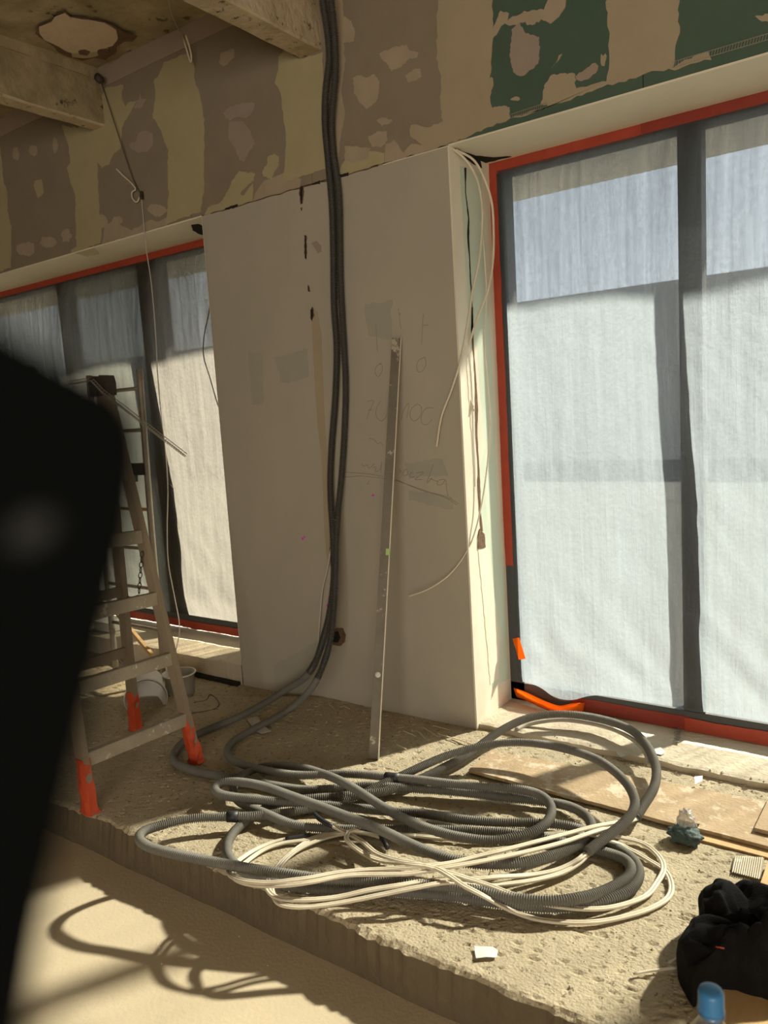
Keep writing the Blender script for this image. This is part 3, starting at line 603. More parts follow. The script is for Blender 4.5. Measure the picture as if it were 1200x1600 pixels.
hb = thing('conduit', W(450,1110,'z',0), 'grey corrugated conduit, right of the pair on the pier, looping over the platform edge', 'conduit')
hose(px_path(drop_a)+px_path(coil_a), .0172, ha, 'ribbed_tube'); hose(px_path(drop_b)+px_path(coil_b), .0165, hb, 'ribbed_tube')
# smooth black sleeves joining pieces of conduit
def sleeve(pts, r, parent): return tube('joining_sleeve', px_path(pts), r, m_hosed, parent, sides=12)
sleeve([(355,1276,.051),(362,1276,.05),(372,1276,.049)], .0195, hb); sleeve([(602,1214,.05),(612,1215,.05),(624,1216,.05)], .019, hb)

# flat cream cables coming out of the conduit ends
def cable(pts, label, w_=.0055, tipa=0, tipb=0, ends=None):
    P = px_path(pts); t = thing('flat_cable', W(pts[0][0], pts[0][1], 'z', 0), label, 'cable', 'flat cream cables lying over the conduit coil')
    for s in (-1, 1):                                  # two parallel cores side by side
        Q = spline(P, .01); T = np.gradient(Q, axis=0); T /= np.linalg.norm(T, axis=1)[:, None]; side = np.cross(T, [0, 0, 1.]); side /= np.linalg.norm(side, axis=1)[:, None]+1e-9
        Q = Q+side*s*.0042
        link(tube_mesh('core', Q, np.full(len(Q), .0045), 8), 'core', m_cable, t, True)
    if ends: tube('black_end', px_path(ends), .0085, m_hosed, t, sides=8, label='black taped end')
    return t
cable([(995,1277,.04),(980,1282,.05),(965,1285,.06),(930,1291,.07),(892,1301,.07),(842,1314,.075),(780,1330,.08),(750,1337,.08),(700,1349,.085),(662,1353,.09),(600,1358,.08),(575,1359,.08),(525,1364,.085),(487,1371,.09),(450,1376,.09),(425,1379,.085),(387,1377,.075),(365,1371,.06),(357,1362,.05),(366,1350,.03),(400,1327,.014),(430,1315,.010),(449,1311,.012)],
      'flat cream cable from the far conduit end, bent back to a black taped tip', ends=[(446,1312,.014),(465,1308,.015),(485,1305,.016)])
cable([(995,1279,.038),(975,1286,.05),(930,1299,.065),(880,1316,.07),(830,1329,.075),(780,1340,.08),(740,1348,.085),(700,1355,.085),(640,1365,.08),(600,1366,.08),(540,1368,.085),(487,1378,.09),(450,1383,.085),(400,1383,.07),(372,1376,.055),(364,1366,.04),(378,1352,.016),(412,1328,.012),(440,1318,.012),(480,1312,.012),(512,1302,.012),(537,1297,.012),(575,1297,.012),(625,1303,.012),(700,1311,.012),(750,1316,.012),(820,1312,.012),(870,1305,.014),(935,1303,.04),(967,1308,.02),(1005,1318,.012),(1029,1337,.012),(1037,1357,.014),(1026,1380,.014),(1010,1399,.014),(972,1414,.018),(935,1420,.022),(885,1418,.028),(835,1409,.05),(797,1396,.065),(760,1382,.07),(725,1371,.08),(675,1356,.09),(637,1347,.09),(625,1345,.09),(590,1334,.06),(562,1312,.04),(537,1299,.04),(519,1290,.05)],
      'flat cream cable swung round the right side of the coil to a black sleeve', ends=[(520,1291,.05),(510,1286,.055),(500,1280,.06),(491,1272,.06)])
cable([(917,1332,.045),(905,1342,.04),(892,1350,.03),(867,1360,.025),(830,1367,.03),(780,1370,.055),(750,1373,.06),(700,1374,.06),(662,1377,.065),(625,1383,.07),(575,1391,.065),(525,1402,.055),(475,1406,.055),(437,1404,.05),(423,1396,.05),(417,1385,.05),(422,1370,.02),(432,1355,.012),(450,1337,.010),(480,1315,.010),(512,1304,.014),(550,1300,.03),(575,1303,.025),(594,1308,.02)],
      'flat cream cable from the near conduit end, loop hanging over the platform edge', ends=[(594,1307,.02),(600,1314,.018),(605,1325,.012)])
cable([(919,1334,.04),(905,1348,.03),(880,1363,.022),(830,1376,.03),(780,1382,.04),(740,1384,.055),(700,1379,.07),(650,1387,.07),(600,1397,.06),(550,1407,.05),(500,1415,.045),(462,1417,.045),(437,1412,.045),(427,1399,.045),(424,1387,.045),(430,1368,.014),(442,1348,.012),(462,1330,.012),(490,1316,.014),(525,1305,.016),(560,1300,.016),(610,1302,.014),(650,1306,.012)],
      'lower of the two flat cream cables hanging in a loop over the platform edge')
cable([(560,1295,.05),(545,1300,.05),(542,1312,.05),(570,1335,.035),(595,1345,.035),(637,1350,.09),(675,1355,.09),(700,1367,.09),(725,1384,.08),(750,1397,.07),(797,1422,.02),(835,1435,.010),(885,1441,.010),(935,1440,.010),(985,1430,.010),(1022,1417,.010),(1044,1402,.010),(1049,1385,.010),(1040,1362,.012),(1010,1342,.010),(972,1321,.02),(955,1314,.045),(930,1306,.05),(880,1302,.018),(820,1305,.012),(740,1307,.012),(660,1301,.012),(600,1297,.014)],
      'outermost flat cream cable, curving widest across the bare slab')
tube('pale_conduit', px_path([(806,1140,.03),(822,1133,.035),(850,1127,.05),(880,1125,.06),(915,1129,.06),(950,1137,.06),(980,1150,.06),(1000,1165,.06),(1010,1180,.06),(1014,1195,.055)]), .009, mat('pale_grey_cable', (.42, .39, .33), .6), ha, sides=10, label='pale cable running under the far loop')
# clear tie hanging off the front loop
tube('cable_tie', px_path([(762,1343,.06),(766,1352,.05),(766,1362,.035),(763,1368,.02)]), .002, m_cable, hb, sides=5)

# ------------------------------------------------------------------ thin wires
def wire(name, pts, r, m, label, cat='wire', **k):
    P = px_path(pts); t = tube(name, P, r, m, None, sides=6, **k); tag(t, label, cat); return t
wire('hanging_wire', [(158,128,'y',2.905),(170,165,'y',2.885),(183,205,'y',2.88),(197,248,'y',2.885),(208,280,'y',2.89),(221,306,'y',2.90)], .0028, m_wire, 'thin dark wire sagging from the round hole by the ceiling down to the hook')
wire('hanging_wire', [(221,306,'y',2.903),(224,340,'y',2.90),(228,385,'y',2.89),(236,440,'y',2.88),(243,520,'y',2.87),(246,580,'y',2.87),(252,650,'y',2.86),(258,700,'y',2.86),(262,760,'y',2.86),(261,830,'y',2.85),(263,880,'y',2.84),(272,930,'y',2.84),(280,975,'y',2.84),(278,1003,'y',2.84),(268,1035,'y',2.8),(256,1052,'y',2.75),(255,1075,'y',2.6),(268,1088,'z',.0)], .003, m_greywire, 'thin grey wire hanging in front of the left window down to the tub')
wire('white_cable_stub', [(182,264,'y',2.86),(192,274,'y',2.87),(206,287,'y',2.88),(212,296,'y',2.89),(206,300,'y',2.89),(207,310,'y',2.885),(214,316,'y',2.89),(218,308,'y',2.90)], .0042, m_cable, 'stub of white cable knotted at the hook high on the left wall', 'cable')
wire('white_cable_stub', [(287,52,'z',3.40),(288,66,'y',2.82),(293,82,'y',2.84),(298,98,'y',2.85),(299,88,'y',2.84),(294,66,'y',2.82),(290,55,'y',2.80)], .0045, m_cable, 'white cable end looped down from the ceiling strip', 'cable')
wire('hanging_wire', [(262,-10,'z',3.39),(268,22,'z',3.385),(280,48,'z',3.385)], .002, m_greywire, 'thin wire running along the stained ceiling')
wire('hanging_wire', [(331,455,'y',3.17),(326,490,'y',3.165),(319,525,'y',3.165),(318,555,'y',3.165),(328,590,'y',3.165),(338,625,'y',3.17),(346,650,'y',3.17),(352,690,'y',3.17),(356,722,'y',3.17)], .0035, m_wire, 'dark wire dangling over the plastic at the right edge of the left window')
wire('hanging_cable', [(707,232,'y',2.93),(728,250,'y',2.98),(745,280,'y',3.0),(753,320,'y',3.0),(753,360,'y',2.99),(748,410,'y',2.97),(739,450,'y',2.95),(733,490,'y',2.93),(720,560,'y',2.90),(705,610,'y',2.885),(690,650,'y',2.88),(682,698,'y',2.88)], .0050, m_cable, 'white cable from the corner hole, ending in mid air left of the jamb', 'cable')
wire('hanging_cable', [(712,234,'y',2.95),(740,250,'y',3.02),(757,280,'y',3.08),(768,315,'y',3.10),(771,355,'y',3.10),(770,410,'y',3.08),(762,455,'y',3.05),(745,500,'y',3.02),(730,550,'y',2.99),(723,590,'y',2.98),(728,618,'y',2.98),(741,642,'y',2.99)], .0053, m_cable, 'grey cable bowing furthest right from the corner hole', 'cable')
wire('hanging_cable', [(752,345,'y',3.02),(757,400,'y',3.05),(760,460,'y',3.06),(757,540,'y',3.06),(762,600,'y',3.07),(766,660,'y',3.07),(762,720,'y',3.05),(752,790,'y',3.0),(735,850,'y',2.92),(705,895,'y',2.86),(670,920,'y',2.82),(638,932,'y',2.80)], .0038, m_cable, 'longest white cable, curling out to a free end on the pier', 'cable')
wire('hanging_cable', [(716,578,'y',2.93),(724,600,'y',2.95),(733,622,'y',2.98),(740,636,'y',2.99)], .0043, m_cable, 'short grey cable tail crossing the jamb crack', 'cable')
wire('white_cable_stub', [(517,858,'y',2.895),(511,890,'y',2.89),(504,920,'y',2.885),(500,960,'y',2.88),(497,1004,'y',2.885)], .004, m_greywire, 'white cable tail hanging beside the conduits low on the pier', 'cable')
hk = tag(tube('ceiling_rose', [V(152,120,'y',2.9), V(156,124,'y',2.84)], .022, m_cap, None, sides=14), 'round dark plug at the top of the wall, wire hanging from it', 'plug')
tag(MB().bar(V(222,300,'y',2.909), V(221,310,'y',2.885), .018, .018).build('wall_hook', m_cap, bevel=.003), 'small dark hook on the left upper wall', 'hook')
tag(tube('window_handle', [V(259,760,'y',3.2), V(267,759,'y',3.17), V(270,765,'y',3.17)], .007, m_cap, None, sides=8), 'small dark window handle poking through the plastic', 'handle')

# ------------------------------------------------------------------ stepladder
lad = thing('stepladder', (-2.8, 1.85, 0), 'paint-splashed wooden stepladder with orange wrapped feet', 'ladder')
A = Vector((-2.602, 1.556+.012, 0)); B = Vector((-2.572, 2.065, 0)); Cc = Vector((-3.12, 2.163, 0)); D = Vector((-3.12, 1.50, 0))
TB = Vector((-2.83, 1.995, 1.625)); TA = Vector((-2.845, 1.66, 1.66)); TC = Vector((-2.875, 2.01, 1.625)); TD = Vector((-2.885, 1.64, 1.66))
def rail(p, q, w1=.030, d1=.052): return MB().bar(p, q, d1, w1, up=(0, 1, 0)).build('rail', m_wood, lad, bevel=.003)
D = Vector((-3.12, 1.66, -.0))
for p, q in ((A, TA), (B, TB), (Cc, TC), (D, TD)): rail(p, q)
for z in (.20, .47, .735, 1.005, 1.275):
    p = A.lerp(TA, z/1.66); q = B.lerp(TB, z/1.66)
    MB().bar(p+Vector((.006, -.0, 0)), q+Vector((.006, .0, 0)), .030, .054, up=(0, 0, 1)).build('tread', m_rung, lad, bevel=.002)
for z in (.42, .72, 1.02):
    p = D.lerp(TD, z/1.66); q = Cc.lerp(TC, z/1.66)
    MB().bar(p, q, .022, .045).build('brace', m_wood, lad, bevel=.002)
for a in (TA, TB):
    m = MB(); c = a+Vector((-.02, 0, 0))
    for s in (-1, 1):
        pr = [(-.028, -.05), (.028, -.05), (.032, .0), (.022, .03), (-.010, .034), (-.030, .012)]
        vs = [(c.x+s*.030+u*.9, c.y-.026, c.z+v) for u, v in pr]+[(c.x+s*.030+u*.9, c.y+.026, c.z+v) for u, v in pr]
        m.add(vs, [tuple(range(6)), tuple(range(11, 5, -1))]+[(i, (i+1) % 6, 6+(i+1) % 6, 6+i) for i in range(6)])
    m.build('hinge', m_cap, lad, label='dark hinge block')
def wrap(p, q, seed):
    d = (q-p); n = 12; k = 10; vs = []; fs = []
    for i in range(n+1):
        t = i/n; c = p+d*t*.125*(1+0); r0 = .040-.006*t+(.010 if i == 0 else 0)
        for j in range(k):
            a = 2*math.pi*j/k; x = math.cos(a); y = math.sin(a); s = max(abs(x), abs(y))
            rr = r0/s*.78*(1+.20*noise.noise((x*2+seed, y*2, i*.45)))
            vs.append((c.x+x*rr*.95, c.y+y*rr*.75, max(c.z, .004)+ (0 if i else 0)))
    for i in range(n):
        for j in range(k): fs.append((i*k+j, i*k+(j+1) % k, (i+1)*k+(j+1) % k, (i+1)*k+j))
    fs += [tuple(range(k)), tuple(n*k+j for j in range(k))]
    MB().add(vs, fs).build('foot_wrap', m_orange, lad, label='orange tape wrapped foot')
wrap(A, TA, 1); wrap(B, TB, 5); wrap(Cc, TC, 9)
# chain between the frames
def chain(p, q, sag, n, parent):
    for i in range(n):
        mb = MB(); t = (i+.5)/n; c = Vector(p).lerp(Vector(q), t)+Vector((0, 0, -sag*4*t*(1-t)))
        t2 = t+.01; c2 = Vector(p).lerp(Vector(q), t2)+Vector((0, 0, -sag*4*t2*(1-t2))); d = (c2-c).normalized()
        side = d.cross(Vector((0.3, 1, 0))).normalized(); oth = d.cross(side)
        sd = side if i % 2 else oth; K = 10; r = .0022; ring = []
        for k in range(K):
            a = 2*math.pi*k/K; cc = c+d*math.cos(a)*.014+sd*math.sin(a)*.0075; rad = (d*math.cos(a)+sd*math.sin(a)).normalized(); nn = d.cross(sd).normalized()
            for m in range(4):
                b = math.pi/2*m; ring.append(cc+rad*r*math.cos(b)+nn*r*math.sin(b))
        mb.add(ring, [(k*4+m, k*4+(m+1) % 4, ((k+1) % K)*4+(m+1) % 4, ((k+1) % K)*4+m) for k in range(K) for m in range(4)])
        mb.build('chain_link', m_cap, parent, smooth=True)
chain(V(222,862,'y',2.0), V(217,927,'y',2.0), 0, 8, lad); chain(V(217,927,'y',2.0), V(198,930,'y',2.06), .02, 3, lad)

# steel ladder frame standing behind
sl = thing('steel_ladder', (-3.8, 2.72, 0), 'dusty steel tube ladder standing upright behind the wooden one', 'ladder')
for x in (-3.59, -4.05):
    tube('rail', [(x+.035, 2.73, 1.745), (x, 2.73, .9), (x-.02, 2.73, -.02)], .0175, m_steel, sl, step=.1, sides=12)
for k, z in enumerate((1.643, 1.417, 1.19, .976, .75, .52, .28)):
    tube('rung', [(-4.05+.02*z, 2.73, z), (-3.60+.02*z, 2.73, z)], .0105, mat('copper_rung', (.55, .30, .16), .5, metal=.3) if k == 3 else m_steel, sl, step=.1, sides=10, label='copper coloured rung' if k == 3 else None)
MB().box((-3.75, 2.705, 1.17), (-3.575, 2.758, 1.235)).build('bracket', m_cap, sl, bevel=.004)
tube('bolt', [(-3.64, 2.70, 1.17), (-3.64, 2.70, 1.135)], .009, m_steel, sl, step=.02)
# perforated bead lying across the ladder top
bt = thing('perforated_bead', V(165,608,'y',2.0), 'long perforated metal corner bead lying across the top of the stepladder', 'metal profile')
q0, q1, q2 = V(112,594,'y',1.9), V(150,602,'y',1.93), V(290,712,'y',2.14)
for (a, b) in ((V(108,600,'y',1.88), V(143,594,'y',1.9)), (V(143,594,'y',1.9), V(160,612,'y',1.93)), (V(160,612,'y',1.93), q2)):
    bead(a, b, .011, 'perforated_leg', m_steel, bt, pitch=.011, nrm=(.1, -1, .1)); 
    c = bead(a+Vector((0, 0, -.003)), b+Vector((0, 0, -.003)), .013, 'perforated_leg', m_steel, bt, pitch=.011, nrm=(0, -.2, 1), up=(0, -1, 0))
# timber stick and things near the left sill
tag(MB().bar(V(176,950,'y',2.86), V(243,1030,'y',2.62), .022, .022).build('timber_stick', m_ply, bevel=.002), 'pale timber stick leaning diagonally behind the stepladder', 'stick')
tag(MB().box((-4.66, 2.99, .088), (-4.47, 3.13, .15)).build('foam_block', m_paper, bevel=.004), 'white block lying on the sill of the left window', 'block')
# cloudy tub
def lathe(name, c, prof, m, parent=None, sides=28, axis=(0, 0, 1), smooth=True, label=None, cap=True):
    ax = Vector(axis).normalized(); a = ax.orthogonal().normalized(); b = ax.cross(a); vs = []; fs = []; n = len(prof)
    for r, h in prof:
        for k in range(sides):
            t = 2*math.pi*k/sides; vs.append(Vector(c)+ax*h+(a*math.cos(t)+b*math.sin(t))*r)
    for i in range(n-1):
        for k in range(sides): fs.append((i*sides+k, i*sides+(k+1) % sides, (i+1)*sides+(k+1) % sides, (i+1)*sides+k))
    if cap: fs.append(tuple(range(sides)))
    return MB().add(vs, fs).build(name, m, parent, smooth=smooth, label=label)
cc = V(276,1088,'z',-.025)+Vector((0, .03, 0)); cc.z = -.024
tb = thing('plastic_tub', cc, 'small cloudy plastic tub standing on the floor behind the stepladder', 'tub')
lathe('tub_body', cc, [(.072, 0), (.076, .004), (.084, .115), (.089, .117), (.089, .124), (.083, .124), (.074, .006), (.0, .005)], m_tub, tb)
tube('tub_rim', [cc+Vector((math.cos(t)*.088, math.sin(t)*.088, .122)) for t in np.linspace(0, 2*math.pi, 26)], .004, m_paper, tb)
c2 = V(228,1092,'z',.05)
bk = thing('bucket', (c2.x, c2.y, -.02), 'white bucket lying on its side behind the stepladder leg', 'bucket')
lathe('bucket_body', c2, [(.105, .0), (.109, .004), (.109, .012), (.101, .014), (.085, -.0+.20), (.0, .20), (.0, .195), (.08, .195), (.097, .01), (.101, 0)], m_paper, bk, axis=(-.75, .62, .10), cap=False)
wire('loose_wire', [(303,1098,'z',.0),(322,1094,'z',.0),(328,1085,'z',.002),(338,1092,'z',.0),(342,1102,'z',.0),(335,1108,'z',.0),(318,1112,'z',.0),(300,1114,'z',.0)], .003, m_wire, 'short dark wire curled on the ground right of the tub')
wire('loose_wire', [(160,1030,'z',.0),(178,1026,'z',.01),(190,1036,'z',.0),(200,1045,'z',.0)], .003, m_wire, 'dark wire on the floor behind the stepladder rungs')
# ground gutter strip at the foot of the left sill
tag(MB().box((-3.75, 2.872, -.052), (-3.17, 2.902, -.012)).build('floor_channel', m_dark, kind='structure'))

# ------------------------------------------------------------------ straightedge leaning on the pier
st = thing('straightedge', (-1.916, 2.44, 0), 'long dusty aluminium straightedge leaning on the pier', 'straightedge')
f0 = Vector((-1.912, 2.452, .002)); f1 = Vector((-1.968, 2.888, 1.752)); dd = (f1-f0).normalized()
MB().bar(f0, f1, .040, .024, up=(-.55, 1, 0)).build('profile', m_alu, st, bevel=.002)
side = dd.cross(Vector((-.55, 1, 0))).normalized(); fwd = side.cross(dd).normalized(); fwd = fwd if fwd.y < 0 else -fwd; side = side if side.x > 0 else -side
MB().bar(f0+side*.0205+fwd*.004, f1+side*.0205+fwd*.004, .004, .020, up=(-.55, 1, 0)).build('window_light_strip', mat('lit_edge', (.62, .56, .44), .5, metal=.2), st)  # pale strip paints in the window light along this side
def on_bar(v): 
    t = (1187-v)/(1187-527.); t = t*1.0; return f0.lerp(f1, t)
g = on_bar(870); MB().bar(g+side*.014-dd*.014, g+side*.014+dd*.014, .018, .028, up=(-.55, 1, 0)).build('vial', mat('green_vial', (.35, .55, .12), .3), st, label='small green level vial')
g = on_bar(1060)+fwd*.012; lathe('rivet', g, [(.012, 0), (.012, .002), (.007, .004), (0, .004)], m_paper, st, sides=12, axis=fwd, label='round pale screw cap')

# ------------------------------------------------------------------ boards, scraps
def board(name, pts, z0, th, m, label, cat, amp=0.0, group=None):
    o = slab_poly(name, [Vector((x, y, z0)) for x, y in pts], (0, 0, 1), th, m, None, amp, .05, 5); return tag(o, label, cat, group)
n0 = W(1056,1286,'z',.016); n1 = W(1094,1288,'z',.016)
board('hardboard_sheet', [(-1.495, 2.520), (-1.02, 2.512), (float(n0[0]), 2.505), (float(n0[0])+.005, 2.535), (float(n1[0]), 2.540), (float(n1[0]), 2.512), (1.1, 2.50), (1.1, 2.80), (-.45, 2.795), (-.80, 2.775), (-1.16, 2.745), (-1.50, 2.715)], .006, .013, m_osb, 'large brown hardboard sheet lying on the slab under the right window', 'board', .0015)
board('plank', [(float(n1[0])+.01, 2.47), (1.0, 2.46), (1.0, 2.62), (float(n1[0])+.01, 2.60)], -.006, .011, m_ply, 'narrow pine plank edge showing below the hardboard sheet', 'plank')
board('hardboard_offcut', [(-.468, 2.575), (.5, 2.56), (.5, 2.86), (-.462, 2.84)], .021, .013, m_osb, 'small hardboard offcut on top of the big sheet at the right edge', 'board')
board('plywood_sheet', [(-.396, 1.70), (.6, 1.70), (.6, 2.42), (-.402, 2.42)], .006, .016, m_ply, 'plywood sheet under the black jacket at the lower right', 'board')
# ribbed scrap
mb = MB()
for i in range(13):
    a = V(1150+i*3.4, 1338-.2*i+i*.35, 'z', .007); b = V(1144.5+i*3.4, 1363+i*.9, 'z', .007); mb.bar(a, b, .0028, .003)
sc = mb.build('mesh_ribs', m_cable); rb = thing('ribbed_scrap', V(1168,1352,'z',.004), 'small square scrap of ribbed plastic sheet near the plywood', 'scrap')
sc.parent = rb; sc.matrix_parent_inverse = Matrix.Translation(-rb.location)
slab_poly('scrap_base', [V(u, v, 'z', .004) for u, v in [(1148,1337),(1194,1341),(1190,1374),(1143,1362)]], (0, 0, 1), .0015, m_rung, rb, .001, .02, 2)
def scrap(name, px, z, m, label, cat, th=.0012, group=None):
    o = slab_poly(name, [V(u, v, 'z', z) for u, v in px], (0, 0, 1), th, m, None, .0006, .02, 2)
    for v_ in o.data.vertices: v_.co.z += .004*noise.noise((v_.co.x*40, v_.co.y*40, 1))+.002
    return tag(o, label, cat, group)
scrap('paper_scrap', [(741,1481),(770,1480),(778,1486),(776,1497),(744,1499)], .005, m_paper, 'white scrap of paper on the slab near its front edge', 'paper')
scrap('plastic_scrap', [(1019,1171),(1032,1168),(1040,1176),(1034,1180),(1022,1178)], .032, m_paper, 'white plastic scrap on the sill right of the big conduit loop', 'scrap')
scrap('plastic_scrap', [(1085,1214),(1098,1213),(1097,1222),(1086,1226)], .03, m_paper, 'white crumpled bit at the front lip of the right sill', 'scrap')
scrap('foil_scrap', [(386,1124),(402,1120),(412,1135),(424,1143),(408,1147),(398,1142)], .006, m_greywire, 'crumpled grey foil scrap between the two conduits', 'scrap')
scrap('foil_scrap', [(962,1176),(975,1172),(985,1180),(970,1184)], .02, m_greywire, 'pale flake on the hardboard under the near arched loop', 'scrap')
hs = thing('metal_strap', V(1056,1150,'z',.034), 'small ridged metal strap on the sill by the window tape', 'metal strap')
for i in range(5):
    MB().bar(V(1053,1158-i*4.6,'z',.035), V(1062,1159.5-i*4.6,'z',.035), .006, .004).build('strap_segment', m_steel, hs)
MB().bar(V(1057,1160,'z',.033), V(1062,1138,'z',.033), .016, .001).build('strap_base', m_steel, hs)
rs = random.Random(12); mspl = mat('straw', (.62, .52, .36), .8)
for i, (u, v, a, L) in enumerate([(690,1138,.5,.10),(672,1144,.15,.13),(700,1152,.45,.12),(722,1158,.4,.11),(660,1150,-.1,.08),(628,1168,.3,.07),(542,1106,.2,.06),(518,1104,.1,.05),(834,1127,.9,.05),(640,1147,.3,.09)]):
    p = V(u, v, 'z', .008); d = Vector((math.cos(a-.3), math.sin(a-.3)-.35, 0)).normalized()
    o = MB().bar(p-d*L*.5+Vector((0, 0, .001)), p+d*L*.5+Vector((0, 0, .004)), .005, .003, w2=.002).build('wood_splinter', mspl)
    tag(o, 'pale wood splinter '+('uppermost of those beside the corner of the pier', 'longest, pointing away from the corner of the pier', 'crossing the lit edge right of the straightedge foot', 'nearest the front corner of the pier', 'lying left of the two longest near the pier', 'alone between the straightedge foot and the pier corner', 'left of the straightedge, close to the pier base', 'leftmost, close to the pier base beside the conduits', 'on the right sill behind the far conduit arch', 'shortest of the cluster beside the pier corner')[i], 'splinter', 'wood splinters at the foot of the pier')
for i, pts in enumerate(([(1045,1505),(1062,1495),(1092,1477)], [(990,1522),(1010,1518),(1040,1514),(1066,1511)])):
    tag(tube('loose_stick', [W(u, v, 'z', .010) for u, v in pts], .0035, m_cable, None, sides=6), ('short pale stick pointing at the black jacket', 'longer pale grey stick half under the black jacket')[i], 'stick')
# rag with plastic on top
rg = thing('crumpled_rag', V(1072,1314,'z',.004), 'crumpled teal rag with cloudy plastic on top, beside the hardboard notch', 'rag')
def lump(name, c, rx, ry, rz, m, parent, amp=.35, seed=0, sub=4, fr=2.2, flat=False):
    bm = bmesh.new(); bmesh.ops.create_icosphere(bm, subdivisions=sub, radius=1)
    for v in bm.verts:
        n = v.co.normalized(); k = 1+amp*(abs(noise.noise(n*fr+Vector((seed, 0, 0))))*2-.5)+amp*.4*noise.noise(n*fr*3+Vector((seed, 3, 0)))
        v.co = Vector((n.x*rx*k, n.y*ry*k, max(n.z*rz*k, -.6*rz if not flat else -.02)))+Vector(c)
    me = bpy.data.meshes.new(name); bm.to_mesh(me); bm.free(); return link(me, name, m, parent, True)
lump('cloth', V(1071,1305,'z',.022), .052, .042, .028, m_teal, rg, .28, 3)
lump('plastic_wrap', V(1072,1284,'z',.055), .028, .026, .040, m_tub, rg, .3, 5)
# crumbs of rubble on the slab and a few on the lower floor
def crumbs(name, n, rx, ry, zf, smin, smax, seed, m):
    r = random.Random(seed); mb = MB()
    for i in range(n):
        x = r.uniform(*rx); y = r.uniform(*ry); s = smin+(smax-smin)*r.random()**4; z = zf(x, y); a = r.uniform(0, 3); q = []
        for k in range(4): t = a+k*math.pi/2; q.append((x+math.cos(t)*s*r.uniform(.6, 1.1), y+math.sin(t)*s*r.uniform(.6, 1.1), z-.001))
        q.append((x, y, z+s*r.uniform(.4, .9))); mb.add(q, [(0,1,4),(1,2,4),(2,3,4),(3,0,4),(3,2,1,0)])
    o = mb.build(name, m); return o
tag(crumbs('rubble_crumbs', 5200, (-4.2, .4), (1.58, 2.9), slab_z, .0015, .008, 1, m_slab), 'crumbs of concrete and plaster scattered over the rough slab', 'rubble', kind='stuff')
tag(crumbs('plaster_crumbs', 60, (-2.6, -.9), (.9, 1.5), lambda x, y: -.14, .0012, .004, 2, m_paper), 'a few pale plaster crumbs on the smooth lower floor', 'rubble', kind='stuff')
tag(crumbs('plaster_flakes', 130, (-3.0, -1.6), (2.70, 2.90), slab_z, .004, .013, 6, m_lilac), 'flakes of plaster and grit along the foot of the pier', 'rubble', kind='stuff')
tag(crumbs('sill_crumbs', 260, (-1.6, .2), (2.84, 2.95), lambda x, y: .0 if y < 2.925 else .026, .002, .010, 3, m_sill), 'broken screed crumbs along the lip of the right sill', 'rubble', kind='stuff')

# ------------------------------------------------------------------ black jacket and bottle
def jacket():
    t = thing('jacket', (-.30, 1.97, .02), 'black fleece jacket heaped on the plywood at the lower right', 'jacket')
    ctr = V(1165, 1490, 'z', .05); ctr.z = 0
    raw = [(1059,1530,.0),(1061,1508,.0),(1072,1492,.01),(1092,1474,.02),(1091,1450,.03),(1096,1418,.05),(1108,1396,.07),(1140,1389,.085),(1180,1391,.09),(1230,1402,.09),(1290,1450,.06),(1300,1530,.0),(1240,1585,.0),(1190,1572,.0),(1150,1560,.0),(1118,1556,.0),(1085,1580,.0),(1070,1556,.0)]
    ol = [V(u, v, 'z', z) for u, v, z in raw]
    ang = [math.atan2(q.y-ctr.y, q.x-ctr.x) for q in ol]; rad = [math.hypot(q.x-ctr.x, q.y-ctr.y) for q in ol]
    o = np.argsort(ang); A_ = np.array(ang)[o]; R_ = np.array(rad)[o]
    n = 200; k = 60; vs = []; fs = []
    for i in range(k+1):
        s = i/k
        for j in range(n):
            a = -math.pi+2*math.pi*j/n; ro = float(np.interp(a, A_, R_, period=2*math.pi))*1.0
            bulge = math.sin(s*math.pi/2)**.8; r = ro*bulge; x = ctr.x+math.cos(a)*r; y = ctr.y+math.sin(a)*r
            e = math.sqrt(max(0, 1-s**2.6)); h = .125*e
            wx = x+.05*noise.noise((x*7, y*7, 1)); wy = y+.05*noise.noise((x*7, y*7, 8))
            f1 = abs(noise.noise((wx*4+wy*7, wy*3-wx*9, 2.2))); f2 = abs(noise.noise((wx*18+wy*9, wy*14-wx*8, 5.2)))
            h += e*(.11*(f1-.16)+.030*(f2-.2)); x += .012*noise.noise((a*3, s*6, 4))*e
            vs.append((x, y, max(h, 0)+.018*(1-s)+.006))
    for i in range(k):
        for j in range(n): fs.append((i*n+j, i*n+(j+1) % n, (i+1)*n+(j+1) % n, (i+1)*n+j))
    MB().add(vs, fs).build('cloth', m_cloth, t, smooth=True)
    tube('red_piping', [V(1118,1479,'z',.14), V(1126,1477,'z',.145), V(1132,1482,'z',.14)], .002, m_tape, t, sides=5, label='thin red piping')
    return t
jacket()
bc = V(1111,1566,'y',.97); cz = bc.z
bo = thing('water_bottle', (bc.x, bc.y, cz-.30), 'clear plastic water bottle with a blue cap at the bottom edge', 'bottle')
base = Vector((bc.x, bc.y, cz-.30))
lathe('bottle_body', base, [(.030, 0), (.040, .006), (.043, .02), (.043, .08), (.040, .09), (.043, .10), (.043, .16), (.0415, .20), (.038, .225), (.029, .252), (.019, .268), (.0145, .276), (.0145, .283), (.0175, .285), (.0175, .288), (.014, .289), (.014, .30)], m_clear, bo, sides=36)
lathe('cap', base+Vector((0, 0, .289)), [(.0168, 0), (.0168, .003), (.0162, .005), (.0160, .024), (.0145, .0285), (.010, .030), (0, .030)], m_cap_blue, bo, sides=36, label='blue screw cap')
lathe('cap_ring', base+Vector((0, 0, .283)), [(.0163, 0), (.0168, .001), (.0168, .005), (.0163, .0055)], m_cap_blue, bo, sides=36)
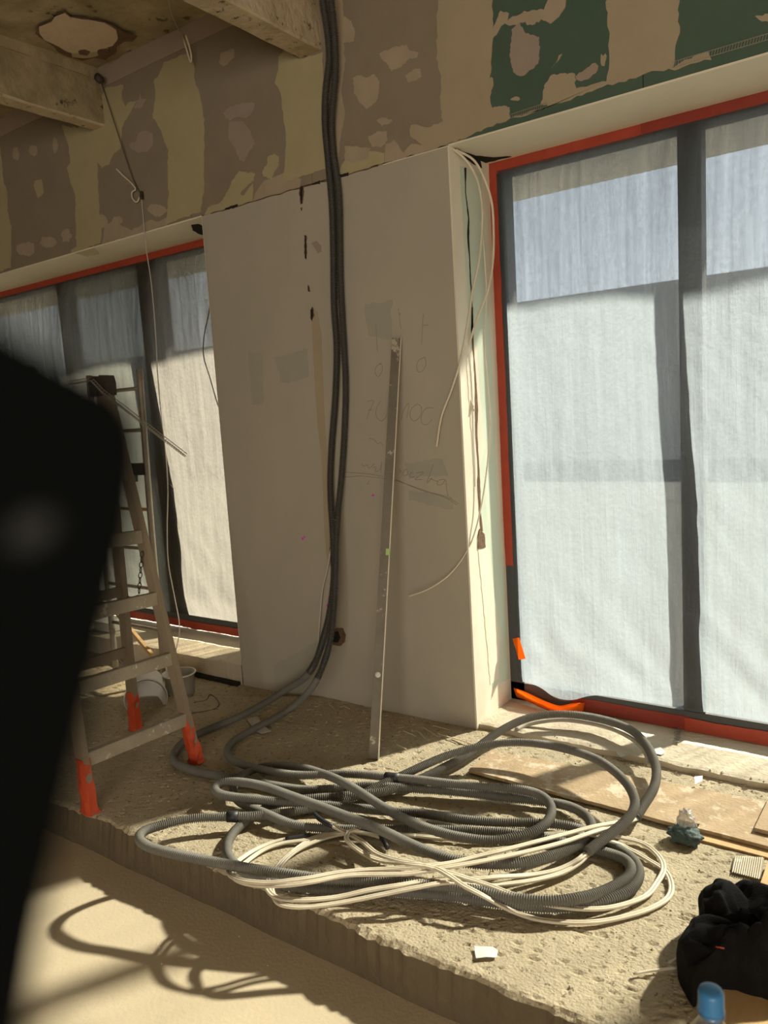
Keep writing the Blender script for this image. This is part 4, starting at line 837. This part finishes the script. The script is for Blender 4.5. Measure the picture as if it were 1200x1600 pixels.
lathe('water', base, [(.028, .003), (.040, .02), (.040, .15), (0, .151)], clear_mat('water', (.86, .90, .90), 1, .05), bo, sides=36)
cr_ = thing('wooden_crate', (bc.x, bc.y, -.14), 'wooden crate under the water bottle, below the frame', 'crate')
zt = base.z
MB().box((bc.x-.12, bc.y-.15, zt-.018), (bc.x+.25, bc.y+.12, zt-.001)).build('crate_top', m_ply, cr_, bevel=.002)
for sx in (-.11, .21):
    for sy in (-.14, .08): MB().box((bc.x+sx, bc.y+sy, -.138), (bc.x+sx+.03, bc.y+sy+.03, zt-.018)).build('leg', m_ply, cr_)

# ------------------------------------------------------------------ black cover flap, real, thick and very near the lens (out of focus)
def flap():
    d = .075; px = [(-160,440),(-60,476),(0,512),(60,545),(125,580),(176,608),(206,648),(213,690),(210,750),(199,820),(180,900),(158,1000),(134,1100),(108,1200),(86,1300),(62,1400),(40,1500),(20,1620),(8,1700),(-160,1720)]
    fr = -np.array(R[:, 2]); ctr = C0+fr*d                           # the flap hangs upright, square to the phone it covers
    pts = [Vector(C0+(R @ _ray(u, v))*(d/F)) for u, v in px]
    nrm = Vector(fr)
    P = []; n = len(pts)
    for i in range(n):
        a = pts[i-1]; b = pts[i]; c = pts[(i+1) % n]; P += [b.lerp(a, .25), b, b.lerp(c, .25)]
    m = len(P); cen = sum(P, Vector())/m; th = .0028; lay = [(0.0, .985), (.0005, .996), (.0014, 1.0), (.0023, .996), (th, .985)]
    vs = []
    for z, s in lay: vs += [cen+(q-cen)*s+nrm*z for q in P]
    fs = [tuple(range(m))[::-1], tuple(4*m+i for i in range(m))]
    for k in range(4): fs += [(k*m+i, k*m+(i+1) % m, (k+1)*m+(i+1) % m, (k+1)*m+i) for i in range(m)]
    t = thing('cover_flap', pts[6], 'blurred black flap of a phone cover hanging close by at the left', 'cover flap')
    MB().add(vs, fs).build('leather_panel', m_blackflap, t)
    c = Vector(C0+(R @ _ray(52, 828))*(d/F)); u = Vector(R[:, 0]); w_ = Vector(R[:, 1]); k = 20
    dirx = (u*.86+w_*.5); diry = (w_*.86-u*.5); vs = []
    for s, z in ((1, 0), (.94, -.0005), (.7, -.0007)):
        for j in range(k): a = 2*math.pi*j/k; vs.append(c+dirx*math.cos(a)*.0027*s+diry*math.sin(a)*.0016*s+nrm*z)
    fs = [(i*k+j, i*k+(j+1) % k, (i+1)*k+(j+1) % k, (i+1)*k+j) for i in range(2) for j in range(k)]+[tuple(2*k+j for j in range(k))]
    MB().add(vs, fs).build('snap', mat('grey_snap', (.014, .015, .015), .7), t, label='small dull grey snap')
flap()
